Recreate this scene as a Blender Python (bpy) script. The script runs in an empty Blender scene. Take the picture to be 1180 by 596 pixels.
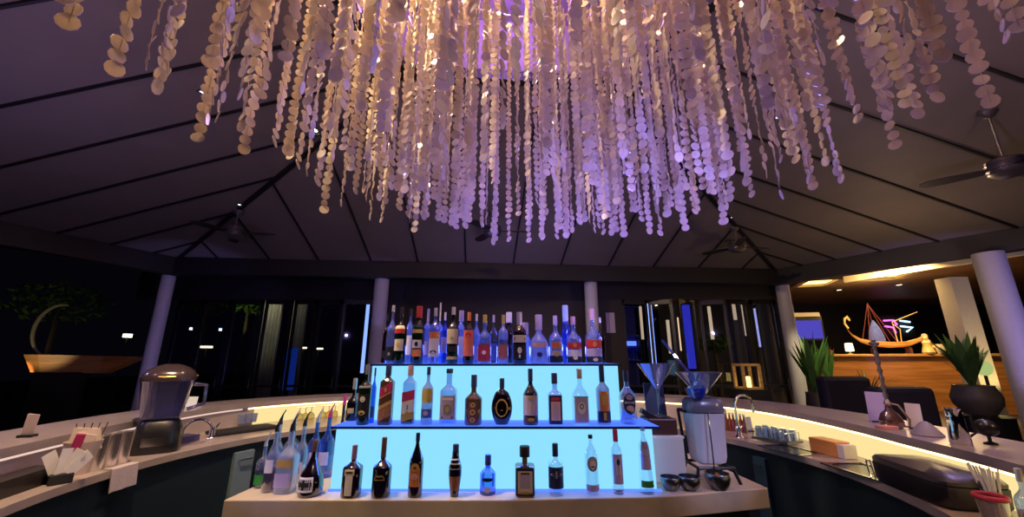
import bpy, math, random
from mathutils import Vector, Matrix
random.seed(7)
S = bpy.context.scene
COL = bpy.data.collections.new('bar'); S.collection.children.link(COL)
PI = math.pi
# ------------------------------------------------------------------ camera
F = 450.0; TH = math.atan(F/1740.0); CT, ST = math.cos(TH), math.sin(TH); EYE = 1.57
cd = bpy.data.cameras.new('camera'); cam = bpy.data.objects.new('camera', cd); COL.objects.link(cam)
cam.location = (0, 0, EYE); cam.rotation_euler = (PI/2+TH, 0, 0)
cd.sensor_width = 36; cd.lens = 36*F/1180.0; cd.clip_start = 0.05; cd.clip_end = 200
S.camera = cam
def ray(u, v):
    a = (u-590)/F; b = -(v-298)/F
    return Vector((a, CT-b*ST, ST+b*CT))
def onz(u, v, z):            # point of the horizontal surface at height z
    d = ray(u, v); t = (z-EYE)/d.z
    return Vector((d.x*t, d.y*t, z))
def ony(u, v, y):            # point of the vertical plane at depth y
    d = ray(u, v); t = y/d.y
    return Vector((d.x*t, y, d.z*t+EYE))
def onx_line(u, x0, y0, dx, dy):   # where the vertical plane of image column u meets a plan line
    r = ray(u, 414); k = r.x/r.y
    t = (k*y0-x0)/(dx-k*dy)
    return x0+dx*t, y0+dy*t
# ------------------------------------------------------------------ materials
def nt(m):
    m.use_nodes = True
    return m.node_tree.nodes, m.node_tree.links
MC = {}
def mat(name, col, rough=.5, metal=0, spec=.5, noise=0, nscale=20, bump=0, coat=0, trans=0):
    if name in MC: return MC[name]
    m = bpy.data.materials.new(name); n, l = nt(m); b = n['Principled BSDF']
    b.inputs['Base Color'].default_value = (*col, 1); b.inputs['Roughness'].default_value = rough
    b.inputs['Metallic'].default_value = metal; b.inputs['Specular IOR Level'].default_value = spec
    b.inputs['Coat Weight'].default_value = coat; b.inputs['Transmission Weight'].default_value = trans
    if noise or bump:
        tc = n.new('ShaderNodeTexCoord'); tx = n.new('ShaderNodeTexNoise'); tx.inputs['Scale'].default_value = nscale
        tx.inputs['Detail'].default_value = 5; l.new(tc.outputs['Object'], tx.inputs['Vector'])
        if noise:
            mx = n.new('ShaderNodeMix'); mx.data_type = 'RGBA'
            mx.inputs[6].default_value = (*[c*(1-noise) for c in col], 1); mx.inputs[7].default_value = (*[min(1, c*(1+noise)) for c in col], 1)
            l.new(tx.outputs['Fac'], mx.inputs[0]); l.new(mx.outputs[2], b.inputs['Base Color'])
        if bump:
            bp = n.new('ShaderNodeBump'); bp.inputs['Strength'].default_value = bump; bp.inputs['Distance'].default_value = .01
            l.new(tx.outputs['Fac'], bp.inputs['Height']); l.new(bp.outputs['Normal'], b.inputs['Normal'])
    MC[name] = m; return m
def emit(name, col, s):
    if name in MC: return MC[name]
    m = bpy.data.materials.new(name); n, l = nt(m); n.remove(n['Principled BSDF'])
    e = n.new('ShaderNodeEmission'); e.inputs[0].default_value = (*col, 1); e.inputs[1].default_value = s
    l.new(e.outputs[0], n['Material Output'].inputs[0]); MC[name] = m; return m
def glass(name, tint, gloss=.12, diff=0, dcol=(1, 1, 1), rough=.03):
    """thin-walled glass: tinted see-through, a fresnel gloss and a little body"""
    if name in MC: return MC[name]
    m = bpy.data.materials.new(name); n, l = nt(m); n.remove(n['Principled BSDF'])
    t = n.new('ShaderNodeBsdfTransparent'); t.inputs[0].default_value = (*tint, 1)
    g = n.new('ShaderNodeBsdfGlossy'); g.inputs['Roughness'].default_value = rough; g.inputs[0].default_value = (1, 1, 1, 1)
    lw = n.new('ShaderNodeLayerWeight'); lw.inputs[0].default_value = .35
    mr = n.new('ShaderNodeMapRange'); mr.inputs[3].default_value = gloss*.4; mr.inputs[4].default_value = min(1, gloss*4)
    l.new(lw.outputs['Facing'], mr.inputs[0])
    mx = n.new('ShaderNodeMixShader'); l.new(mr.outputs[0], mx.inputs[0])
    src = t
    if diff:
        d = n.new('ShaderNodeBsdfDiffuse'); d.inputs[0].default_value = (*dcol, 1)
        tr = n.new('ShaderNodeBsdfTranslucent'); tr.inputs[0].default_value = (*dcol, 1)
        m3 = n.new('ShaderNodeMixShader'); m3.inputs[0].default_value = .5; l.new(d.outputs[0], m3.inputs[1]); l.new(tr.outputs[0], m3.inputs[2])
        m2 = n.new('ShaderNodeMixShader'); m2.inputs[0].default_value = diff
        l.new(t.outputs[0], m2.inputs[1]); l.new(m3.outputs[0], m2.inputs[2]); src = m2
    l.new(src.outputs[0], mx.inputs[1]); l.new(g.outputs[0], mx.inputs[2])
    l.new(mx.outputs[0], n['Material Output'].inputs[0]); MC[name] = m; return m
def wood(name, c1, c2, rough=.4, scale=(1, 1, 12)):
    if name in MC: return MC[name]
    m = bpy.data.materials.new(name); n, l = nt(m); b = n['Principled BSDF']; b.inputs['Roughness'].default_value = rough
    tc = n.new('ShaderNodeTexCoord'); mp = n.new('ShaderNodeMapping'); mp.inputs['Scale'].default_value = scale
    tx = n.new('ShaderNodeTexNoise'); tx.inputs['Scale'].default_value = 2.0; tx.inputs['Detail'].default_value = 6
    cr = n.new('ShaderNodeValToRGB'); cr.color_ramp.elements[0].color = (*c1, 1); cr.color_ramp.elements[1].color = (*c2, 1)
    cr.color_ramp.elements[0].position = .35; cr.color_ramp.elements[1].position = .65
    l.new(tc.outputs['Object'], mp.inputs[0]); l.new(mp.outputs[0], tx.inputs['Vector']); l.new(tx.outputs['Fac'], cr.inputs[0])
    l.new(cr.outputs[0], b.inputs['Base Color']); MC[name] = m; return m
def capiz():
    m = bpy.data.materials.new('capiz_shell'); n, l = nt(m); b = n['Principled BSDF']
    b.inputs['Roughness'].default_value = .22; b.inputs['Coat Weight'].default_value = .5
    tr = n.new('ShaderNodeBsdfTranslucent'); tr.inputs[0].default_value = (.75, .62, .48, 1)
    mx = n.new('ShaderNodeMixShader'); mx.inputs[0].default_value = .42
    l.new(b.outputs[0], mx.inputs[1]); l.new(tr.outputs[0], mx.inputs[2]); l.new(mx.outputs[0], n['Material Output'].inputs[0])
    tc = n.new('ShaderNodeTexCoord'); tx = n.new('ShaderNodeTexNoise'); tx.inputs['Scale'].default_value = 30
    cr = n.new('ShaderNodeValToRGB'); cr.color_ramp.elements[0].color = (.50, .42, .33, 1); cr.color_ramp.elements[1].color = (.88, .82, .72, 1)
    l.new(tc.outputs['Object'], tx.inputs['Vector']); l.new(tx.outputs['Fac'], cr.inputs[0]); l.new(cr.outputs[0], b.inputs['Base Color'])
    return m
CAP = capiz()
ceilm = mat('ceiling_board', (.20, .165, .155), .6, noise=.12, nscale=3)
battenm = mat('black_batten', (.012, .010, .011), .5)
beamm = mat('dark_beam', (.010, .008, .010), .55)
colm = mat('lilac_plaster', (.42, .40, .44), .6, noise=.1, nscale=25, bump=.15)
creamcol = mat('cream_plaster', (.62, .54, .40), .7, noise=.08, nscale=15)
stone = mat('beige_stone', (.50, .42, .34), .28, noise=.14, nscale=14)
stone2 = mat('pale_stone', (.38, .31, .28), .22, noise=.16, nscale=9)
splash = mat('cream_splashback', (.42, .35, .32), .5, noise=.05)
steel = mat('brushed_steel', (.55, .55, .58), .22, 1)
steeld = mat('dark_steel', (.20, .21, .23), .3, 1)
chrome = mat('chrome', (.8, .8, .82), .08, 1)
black = mat('black_plastic', (.012, .012, .015), .3)
blackm = mat('black_matte', (.010, .010, .012), .7)
teal = mat('teal_panel', (.018, .034, .046), .35, .3)
floorm = mat('dark_floor', (.03, .025, .025), .35, noise=.3, nscale=2)
white = mat('white_paper', (.75, .72, .74), .7)
whitep = mat('white_plastic', (.62, .60, .66), .35)
cream = mat('cream_label', (.72, .64, .50), .6)
gold = mat('gold_foil', (.75, .50, .15), .35, .4)
red = mat('red_print', (.55, .04, .04), .45)
orange = mat('orange_print', (.75, .22, .07), .5)
navy = mat('navy_print', (.02, .03, .12), .4)
silver = mat('silver_cap', (.62, .60, .62), .3, .6)
blackl = mat('black_label', (.01, .01, .012), .5)
lilac = mat('lilac_label', (.45, .38, .62), .5)
olive = mat('olive_label', (.55, .42, .12), .5)
magenta = mat('crimson_label', (.50, .03, .14), .5)
bluel = mat('blue_label', (.06, .12, .45), .5)
pinkl = mat('pink_label', (.66, .40, .44), .5)
yellowc = mat('yellow_cap', (.70, .52, .12), .4)
greenl = mat('green_liquid', (.05, .28, .05), .2)
browncap = mat('brown_cap', (.10, .04, .03), .4)
g_clear = glass('clear_glass', (.86, .90, .95), .14)
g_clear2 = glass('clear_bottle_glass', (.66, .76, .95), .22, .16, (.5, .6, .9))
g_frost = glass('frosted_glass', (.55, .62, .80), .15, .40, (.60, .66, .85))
g_blue = glass('blue_glass', (.15, .35, .90), .14, .15, (.1, .25, .9))
g_green = glass('green_glass', (.03, .16, .06), .14, .25, (.015, .07, .03))
g_dark = glass('dark_bottle_glass', (.05, .02, .06), .14, .3, (.03, .012, .025))
g_amber = glass('amber_liquid_glass', (.34, .16, .10), .14, .2, (.25, .09, .03))
g_red = glass('red_liquid_glass', (.35, .03, .02), .14, .35, (.35, .05, .02))
g_pane = glass('door_pane', (.75, .78, .85), .10)
led_warm = emit('warm_led_strip', (1, .70, .28), 5.0)
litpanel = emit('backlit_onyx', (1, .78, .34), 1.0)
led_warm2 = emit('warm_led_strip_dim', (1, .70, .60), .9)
cyan = emit('cyan_light_panel', (.25, .68, 1.0), 1.12)
blueled = emit('blue_led', (.06, .16, 1.0), 2.0)
# ------------------------------------------------------------------ mesh builder
class MB:
    def __init__(s): s.v = []; s.f = []; s.m = []; s.mats = []
    def mi(s, m):
        if m not in s.mats: s.mats.append(m)
        return s.mats.index(m)
    def add(s, vs, fs, m):
        o = len(s.v); s.v += [tuple(x) for x in vs]; k = s.mi(m)
        for f in fs: s.f.append([o+i for i in f]); s.m.append(k)
        return s
    def box(s, c, d, m, rz=0, rx=0, ry=0):
        R = Matrix.Rotation(rz, 3, 'Z') @ Matrix.Rotation(ry, 3, 'Y') @ Matrix.Rotation(rx, 3, 'X')
        h = [x/2 for x in d]; C = Vector(c)
        vs = [C+R@Vector((x*h[0], y*h[1], z*h[2])) for x in (-1, 1) for y in (-1, 1) for z in (-1, 1)]
        return s.add(vs, [(0, 1, 3, 2), (4, 6, 7, 5), (0, 4, 5, 1), (2, 3, 7, 6), (0, 2, 6, 4), (1, 5, 7, 3)], m)
    def prism(s, poly, z0, z1, m):
        n = len(poly)
        vs = [(p[0], p[1], z0) for p in poly]+[(p[0], p[1], z1) for p in poly]
        return s.add(vs, [list(range(n))[::-1], list(range(n, 2*n))]+[(i, (i+1) % n, n+(i+1) % n, n+i) for i in range(n)], m)
    def beam(s, p, q, w, h, m, up=(0, 0, 1)):      # box bar from p to q
        p = Vector(p); q = Vector(q); d = (q-p).normalized(); U = Vector(up)
        x = d.cross(U).normalized()*w/2; z = x.cross(d).normalized()*h/2
        vs = [a+sx*x+sz*z for a in (p, q) for sx, sz in ((-1, -1), (1, -1), (1, 1), (-1, 1))]
        return s.add(vs, [(0, 3, 2, 1), (4, 5, 6, 7), (0, 1, 5, 4), (1, 2, 6, 5), (2, 3, 7, 6), (3, 0, 4, 7)], m)
    def tube(s, pts, r, m, n=8, cap=True):
        pts = [Vector(p) for p in pts]; rs = r if isinstance(r, (list, tuple)) else [r]*len(pts)
        o = []; px = None
        for i, p in enumerate(pts):
            d = (pts[min(i+1, len(pts)-1)]-pts[max(i-1, 0)]).normalized()
            if px is None:
                a = Vector((0, 0, 1)) if abs(d.z) < .9 else Vector((1, 0, 0)); px = d.cross(a).normalized()
            px = (px-d*px.dot(d)).normalized(); py = d.cross(px)
            o += [p+(px*math.cos(2*PI*k/n)+py*math.sin(2*PI*k/n))*rs[i] for k in range(n)]
        fs = [(i*n+k, i*n+(k+1) % n, (i+1)*n+(k+1) % n, (i+1)*n+k) for i in range(len(pts)-1) for k in range(n)]
        if cap: fs += [list(range(n))[::-1], [len(o)-n+k for k in range(n)]]
        return s.add(o, fs, m)
    def lathe(s, prof, m, n=20, c=(0, 0, 0), sy=1, e=2, a0=None, a1=None, close=False, mfun=None):
        """profile of (radius, z); e>2 squares the section; a0..a1 gives an open patch"""
        full = a0 is None; k0 = 0 if full else a0; k1 = 2*PI if full else a1; cnt = n if full else n+1
        o = []
        for r, z in prof:
            for k in range(cnt):
                a = k0+(k1-k0)*k/n; ca, sa = math.cos(a), math.sin(a)
                q = (abs(ca)**e+abs(sa)**e)**(-1/e)
                o.append((c[0]+r*ca*q, c[1]+r*sa*q*sy, c[2]+z))
        fs = []
        for i in range(len(prof)-1):
            for k in range(n):
                k2 = (k+1) % n if full else k+1
                fs.append((i*cnt+k, i*cnt+k2, (i+1)*cnt+k2, (i+1)*cnt+k))
        if full and close: fs += [list(range(cnt))[::-1], [len(o)-cnt+k for k in range(cnt)]]
        return s.add(o, fs, m)
    def ball(s, c, r, m, n=12, sx=1, sy=1, sz=1):
        prof = [(max(1e-4, math.cos(t))*r, math.sin(t)*r*sz) for t in [(-PI/2+PI*i/8) for i in range(9)]]
        o = len(s.v); s.lathe(prof, m, n, c)
        for i in range(o, len(s.v)):
            x, y, z = s.v[i]; s.v[i] = (c[0]+(x-c[0])*sx, c[1]+(y-c[1])*sy, z)
        return s
    def build(s, name, parent=None, smooth=False, loc=None, bevel=0):
        me = bpy.data.meshes.new(name); me.from_pydata(s.v, [], s.f)
        for m in s.mats: me.materials.append(m)
        me.polygons.foreach_set('material_index', s.m)
        if smooth: me.polygons.foreach_set('use_smooth', [True]*len(s.f))
        me.update(); o = bpy.data.objects.new(name, me); COL.objects.link(o)
        if parent: o.parent = parent
        if loc: o.location = loc
        if smooth:
            md = o.modifiers.new('split', 'EDGE_SPLIT'); md.split_angle = math.radians(42)
        if bevel:
            b = o.modifiers.new('b', 'BEVEL'); b.width = bevel; b.segments = 2; b.limit_method = 'ANGLE'
        return o
def tag(o, label, cat, group=None):
    o['label'] = label; o['category'] = cat
    if group: o['group'] = group
    return o
def thing(name, label, cat, loc=(0, 0, 0), rz=0, group=None):
    o = bpy.data.objects.new(name, None); o.empty_display_size = .05; COL.objects.link(o)
    o.location = loc; o.rotation_euler = (0, 0, rz); return tag(o, label, cat, group)
def struct(o): o['kind'] = 'structure'; return o

# ================================================================== ROOM SHELL
ZC = EYE+1.85
L0 = Vector((-6.42, 7.23, ZC)); R0 = Vector((5.72, 8.25, ZC)); AP = Vector((.06, 2.95, EYE+3.53))
eL = Vector((-.37, -.93, 0)).normalized(); eR = Vector((.53, -.85, 0)).normalized()
ZQ = EYE+3.21
cL = L0+(AP-L0)*((ZQ-ZC)/(AP.z-ZC)); cR = R0+(AP-R0)*((ZQ-ZC)/(AP.z-ZC))
LL = 13.0
def slab(name, pts, th, m):
    b = MB(); n = len(pts); vs = [tuple(p) for p in pts]+[(p[0], p[1], p[2]+th) for p in pts]
    b.add(vs, [list(range(n)), list(range(n, 2*n))[::-1]]+[(i, n+i, n+(i+1) % n, (i+1) % n) for i in range(n)], m)
    return struct(b.build(name))
slab('ceiling', [L0, R0, cR, cL], .06, ceilm)
LF = L0+eL*LL; RF = R0+eR*LL; cLF = cL+eL*9.0; cRF = cR+eR*9.0
slab('ceiling', [L0, cL, cLF, LF], .06, ceilm)
slab('ceiling', [R0, RF, cRF, cR], .06, ceilm)
# raised lantern over the middle of the roof, upstand walls and its lid
lm = mat('lantern_board', (.34, .26, .30), .6, noise=.1, nscale=4)
b = MB(); up = .75
ring = [cL, cR, cRF, cLF]
for i in range(3):
    p, q = ring[i] if i < 2 else cR, ring[i+1] if i < 2 else cRF
pairs = [(cL, cR), (cR, cRF), (cLF, cL)]
for p, q in pairs:
    b.add([p, q, q+Vector((0, 0, up)), p+Vector((0, 0, up))], [(0, 1, 2, 3)], lm)
b.add([v+Vector((0, 0, up)) for v in (cL, cR, cRF, cLF)], [(0, 1, 2, 3)], lm)
struct(b.build('ceiling_lantern'))
b = MB()
for p, q in pairs: b.beam(p-Vector((0, 0, .05)), q-Vector((0, 0, .05)), .10, .12, battenm)
struct(b.build('trim_1'))
# battens: straight black cover strips on the ceiling boards, each a strip of trim
def plane_z(P, e, A):
    n = e.cross(A-P); return lambda x, y: P.z-(n.x*(x-P.x)+n.y*(y-P.y))/n.z
zL = plane_z(L0, eL, AP); zR = plane_z(R0, eR, AP); eB = (R0-L0).normalized(); zB = plane_z(L0, eB, AP)
def seg_int(p, d, q, e):
    den = d[0]*e[1]-d[1]*e[0]; t = ((q[0]-p[0])*e[1]-(q[1]-p[1])*e[0])/den; return t
TR = [1]
def batten(x0, y0, x1, y1, zf, w=.024):
    TR[0] += 1; bb = MB()
    bb.beam((x0, y0, zf(x0, y0)-.012), (x1, y1, zf(x1, y1)-.012), w, .03, battenm)
    struct(bb.build('trim_%d' % TR[0]))
def side_batten(a, d, P, e, zf, corner, cc):
    # from the eave at distance a, going d inward until the hip or the lantern kerb
    p = P+e*a; t1 = seg_int(p, d, P, (cc-P)); t2 = seg_int(p, d, cc, e)
    q1 = p+Vector((d[0], d[1], 0))*t1
    t = t1 if (0 < t1 and (q1-P).xy.length < (cc-P).xy.length) else t2
    batten(p.x, p.y, p.x+d[0]*t, p.y+d[1]*t, zf)
for a, dy in ((.45, -.12), (1.04, -.12), (1.68, -.11), (2.38, -.10), (3.17, -.08), (4.0, -.05), (5.0, -.02), (6.1, 0), (7.2, 0), (8.4, 0), (9.6, 0)):
    side_batten(a, Vector((1, dy)), L0, eL, zL, L0, cL)
for a, dy in ((.57, .24), (1.13, .28), (1.81, .26), (2.52, .24), (3.33, .22), (4.27, .19), (5.22, .175), (6.3, .15), (7.4, .12), (8.6, .1)):
    side_batten(a, Vector((-1, -dy)), R0, eR, zR, R0, cR)
nB = Vector((eB.y, -eB.x, 0)); WB = (R0-L0).length
for u in (253.5, 313, 369, 429, 482.5, 537, 591, 645, 699, 750, 801.2, 851):
    x, y = onx_line(u, L0.x, L0.y, eB.x, eB.y)
    r = ray(u, 305); t = seg_int((0, 0), (r.x, r.y), L0, eB); p = Vector((r.x*t, r.y*t, 0))
    t1 = seg_int(p, nB, L0, AP-L0); t2 = seg_int(p, nB, R0, AP-R0); t3 = seg_int(p, nB, cL, cR-cL)
    q = min([t for t in (t1, t2, t3) if t > .1]); batten(p.x, p.y, p.x+nB.x*q, p.y+nB.y*q, zB)
for P, c in ((L0, cL), (R0, cR)):
    TR[0] += 1; bb = MB(); bb.beam(P-Vector((0, 0, .015)), c-Vector((0, 0, .015)), .06, .05, battenm); struct(bb.build('trim_%d' % TR[0]))
# eave beams
def eave(p, q, n):
    bb = MB(); z = Vector((0, 0, -.14)); bb.beam(p+z, q+z, .22, .32, beamm); struct(bb.build(n))
eave(L0, R0, 'beam_back'); eave(L0, LF, 'beam_left'); eave(R0, RF, 'beam_right')
# floor and dark outer ground
b = MB(); b.prism([(-9.5, -7), (9, -7), (13, 8.9), (-9.5, 8.9)], -.1, 0, floorm); struct(b.build('floor'))
b = MB(); b.add([(-40, -20, -.11), (40, -20, -.11), (40, 60, -.11), (-40, 60, -.11)], [(0, 1, 2, 3)], mat('night_ground', (.01, .012, .01), .8)); struct(b.build('ground'))
# columns (round plastered posts under the eave beams)
def column(x, y, r, zt, m, label):
    t = tag(MB().lathe([(r, 0), (r, zt)], m, 28, close=True).build('column', smooth=True, loc=(x, y, 0)), label, 'column', None)
    return t
zt = ZC-.30
for u, v, w, lab in ((194, 322, 17, 'round lilac column at the far corner behind the clear blender jug'),
                     (441, 316, 17, 'round lilac column behind the bottle shelf, nearest the slim bottle at its end'),
                     (680, 318, 15, 'round lilac column behind the bottle shelf next to the small white notice'),
                     (901, 330, 16, 'round pale column at the far corner beside the snake plants')):
    r = ray(u, v); t = seg_int((0, 0), (r.x, r.y), L0+nB*-.12, eB); x, y = r.x*t, r.y*t
    D = y*CT+(zt-EYE)*ST; column(x, y, w*D/F/2/math.sqrt(1+((u-590)/F)**2*.8), zt, colm, lab)
p = onz(1139, 292, zt); column(p.x-.02, p.y, .17, zt, colm, 'thick round lilac column closest to the big potted plant')

# back wall of folding glass doors behind the columns
YB = 8.75
wallm = mat('dark_brown_wall', (.018, .012, .016), .6)
framem = mat('door_frame_black', (.008, .007, .010), .35)
b = MB(); zt2 = ZC-.55
def bx(u): # x of image column u in the glass wall
    r = ray(u, 380); return r.x/r.y*YB
b.box(((bx(150)+bx(905))/2, YB, zt2+.5), (bx(905)-bx(150), .12, 1.0), wallm); struct(b.build('wall_back'))
b = MB(); b.box(((bx(690)+bx(718))/2, YB, zt2/2), (bx(718)-bx(690), .14, zt2), wallm); struct(b.build('wall_back_pier'))
b = MB(); b.box(((bx(446)+bx(676))/2, YB, zt2/2), (bx(676)-bx(446), .14, zt2), wallm); struct(b.build('wall_back_center'))
dn = [0]
def glass_door(u0, u1, turn=0, rail=True):
    dn[0] += 1
    x0, x1 = bx(u0), bx(u1); w = (x1-x0); t = .055
    root = MB(); root.box((-w/2+t/2, 0, zt2/2), (t, .05, zt2), framem).box((w/2-t/2, 0, zt2/2), (t, .05, zt2), framem)
    root.box((0, 0, zt2-.05), (w, .05, .10), framem).box((0, 0, .08), (w, .05, .16), framem)
    if rail: root.box((0, 0, 1.02), (w-2*t, .04, .05), framem)
    o = struct(root.build('door_%d' % dn[0], loc=((x0+x1)/2, YB, 0))); o.rotation_euler.z = turn
    g = MB().box((0, 0, zt2/2), (w-2*t, .008, zt2-.2), g_pane).build('glass', o)
    h = MB().tube([(w/2-.03, -.03, .95), (w/2-.03, -.06, .97), (w/2-.03, -.06, 1.15), (w/2-.03, -.03, 1.17)], .008, steel).build('door_handle', o)
for a, c, tn in ((200, 228, 0), (230, 262, 0), (264, 300, 0), (302, 334, 0), (336, 362, 0), (364, 392, .0), (394, 430, .15),
                 (718, 748, 0), (750, 777, -.5), (779, 808, .55), (810, 838, -.35), (840, 866, .35), (868, 898, 0)):
    glass_door(a, c, tn)

# ================================================================== OVAL BAR
CX, CY, RI = -.2, 2.8, 2.3
def cr(pts, n=10):
    out = []; P = [Vector((*p, 0)) for p in pts]; P = [P[0]*2-P[1]]+P+[P[-1]*2-P[-2]]
    for i in range(1, len(P)-2):
        for k in range(n):
            t = k/n; a, b_, c, d = P[i-1:i+3]
            out.append(.5*((2*b_)+(c-a)*t+(2*a-5*b_+4*c-d)*t*t+(3*b_-a-3*c+d)*t**3))
    out.append(P[-2]); return out
outer = cr([(-2.05, .75), (-2.42, 1.45), (-2.67, 2.22), (-2.84, 2.95), (-2.93, 3.6), (-2.88, 4.25), (-2.55, 4.8), (-2.0, 5.2), (-1.2, 5.42), (-.3, 5.5), (.7, 5.44), (1.5, 5.2), (2.1, 4.8), (2.42, 4.3), (2.52, 3.65), (2.47, 3.0), (2.4, 2.6), (2.28, 1.95), (1.98, 1.2), (1.6, .6)])
N = len(outer)
def inner_pt(p):
    d = Vector((p.x-CX, p.y-CY, 0)); d.normalize(); r = RI
    return Vector((CX+d.x*r, CY+d.y*r, 0))
def off(i, w):
    a, c = outer[max(i-1, 0)], outer[min(i+1, N-1)]; d = (c-a).normalized(); return outer[i]+Vector((-d.y, d.x, 0))*w
def band(f0, f1, z0, z1, m, name, parent=None, rng=None, kind=None, label=None, cat=None):
    """a curved solid strip between the plan curves f0 and f1"""
    idx = list(rng or range(N)); bb = MB(); vs = []
    for i in idx:
        a, c = f0(i), f1(i); vs += [(a.x, a.y, z0), (c.x, c.y, z0), (c.x, c.y, z1), (a.x, a.y, z1)]
    n = len(idx); fs = [(0, 1, 2, 3), (4*n-4, 4*n-1, 4*n-2, 4*n-3)]
    for i in range(n-1):
        for k in range(4): fs.append((4*i+k, 4*i+4+k, 4*i+4+(k+1) % 4, 4*i+(k+1) % 4))
    bb.add(vs, fs, m); return bb.build(name, parent)
inn = lambda w: (lambda i: inner_pt(outer[i])+(inner_pt(outer[i])-Vector((CX, CY, 0))).normalized()*w)
out = lambda w: (lambda i: off(i, w))
ZK, ZL = .90, 1.12
bar = thing('oval_bar', 'large oval bar counter with a raised stone ledge curving around the bottle display', 'bar counter')
sink_u = []
band(inn(.0), out(.02), ZK-.045, ZK, stone2, 'worktop', bar)
band(out(-.02), out(.50), ZL-.05, ZL, mat('ledge_stone', (.30, .25, .24), .3, noise=.2, nscale=9), 'guest_ledge', bar)
iL = min(range(N//2), key=lambda i: abs(outer[i].x/outer[i].y-(318-590)/F/CT*1.0))
nR1 = int(N*.66)
band(out(.0), out(.04), ZK, ZL-.05, splash, 'splashback', bar, range(0, iL+1))
band(out(.0), out(.04), ZK, ZL-.05, splash, 'splashback', bar, range(iL+16, nR1+1))
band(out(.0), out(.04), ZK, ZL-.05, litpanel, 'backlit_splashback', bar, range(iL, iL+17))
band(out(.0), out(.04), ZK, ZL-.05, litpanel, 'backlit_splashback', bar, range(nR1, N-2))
band(inn(.03), inn(.05), .10, ZK-.045, teal, 'inner_fascia', bar)
band(out(.30), out(.34), 0, ZL-.05, blackm, 'outer_fascia', bar)
nR0 = int(N*.56); nL1 = int(N*.47)
band(out(-.008), out(-.001), ZL-.065, ZL-.05, led_warm, 'led_strip', bar, range(nR0, N-4))
iL = min(range(N//2), key=lambda i: abs(outer[i].x/outer[i].y-(315-590)/F/CT*1.0))
band(out(-.008), out(-.001), ZL-.065, ZL-.05, led_warm2, 'led_strip', bar, range(6, iL))
band(out(-.008), out(-.001), ZL-.065, ZL-.05, led_warm, 'led_strip', bar, range(iL, nR0))

# ================================================================== CENTRE DISPLAY
isl = thing('display_counter', 'beige stone counter with dark base carrying the glowing bottle display', 'counter')
top = [(-1.42, 2.16), (0, 2.16), (.75, 2.205), (1.38, 2.35), (1.32, 3.15), (-1.36, 3.1)]
MB().prism(top, ZK-.10, ZK, stone).build('stone_top', isl, bevel=.006)
MB().prism([(-1.36, 2.24), (0, 2.24), (.75, 2.28), (1.3, 2.42), (1.26, 3.1), (-1.3, 3.05)], 0, ZK-.10, blackm).build('base', isl)
disp = thing('light_box_shelf', 'stepped bottle display of two glowing cyan light boxes with glass shelves', 'display', (0, 0, ZK))
Z2 = EYE-.352; Z1 = EYE-.025
frost = MC['cyan_light_panel']
def lbox(x0, x1, y0, y1, z0, z1, r, name):
    # rounded-corner glowing box
    pl = [(x0, y0), (x1-r, y0)]+[(x1-r+r*math.sin(a), y0+r-r*math.cos(a)) for a in [PI/2*k/5 for k in range(1, 6)]]+[(x1, y1), (x0, y1)]
    MB().prism([(p[0], p[1]) for p in pl], z0-ZK, z1-ZK, frost).build(name, disp)
lbox(-.955, .775, 2.29, 3.02, ZK, Z2-.012, .05, 'lower_light_box')
lbox(-.84, .648, 2.44, 2.98, Z2, Z1-.012, .05, 'upper_light_box')
shelfm = glass('shelf_glass', (.35, .5, .85), .25, .35, (.15, .25, .9)); edge = mat('shelf_edge', (.01, .03, .12), .2)
def shelf(x0, x1, y0, y1, z, n):
    s = MB(); s.box(((x0+x1)/2, (y0+y1)/2, z-.006-ZK), (x1-x0, y1-y0, .012), emit('blue_glow_shelf', (.08, .18, 1.0), 1.3)); o = s.build(n, disp)  # blue light from the boxes beneath, given to the shelf as its own glow
    MB().box(((x0+x1)/2, y0-.0015, z-.006-ZK), (x1-x0, .003, .0125), edge).build('shelf_edge', o)
MB().box((-.09, 2.285, .006), (1.75, .006, .012), blueled).build('blue_led_strip', disp)
MB().box((-.1, 2.435, Z2-ZK+.005), (1.5, .005, .010), blueled).build('blue_led_strip', disp)
shelf(-.98, .80, 2.275, 3.02, Z2, 'lower_glass_shelf'); shelf(-.86, .655, 2.425, 2.98, Z1, 'upper_glass_shelf')

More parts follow.
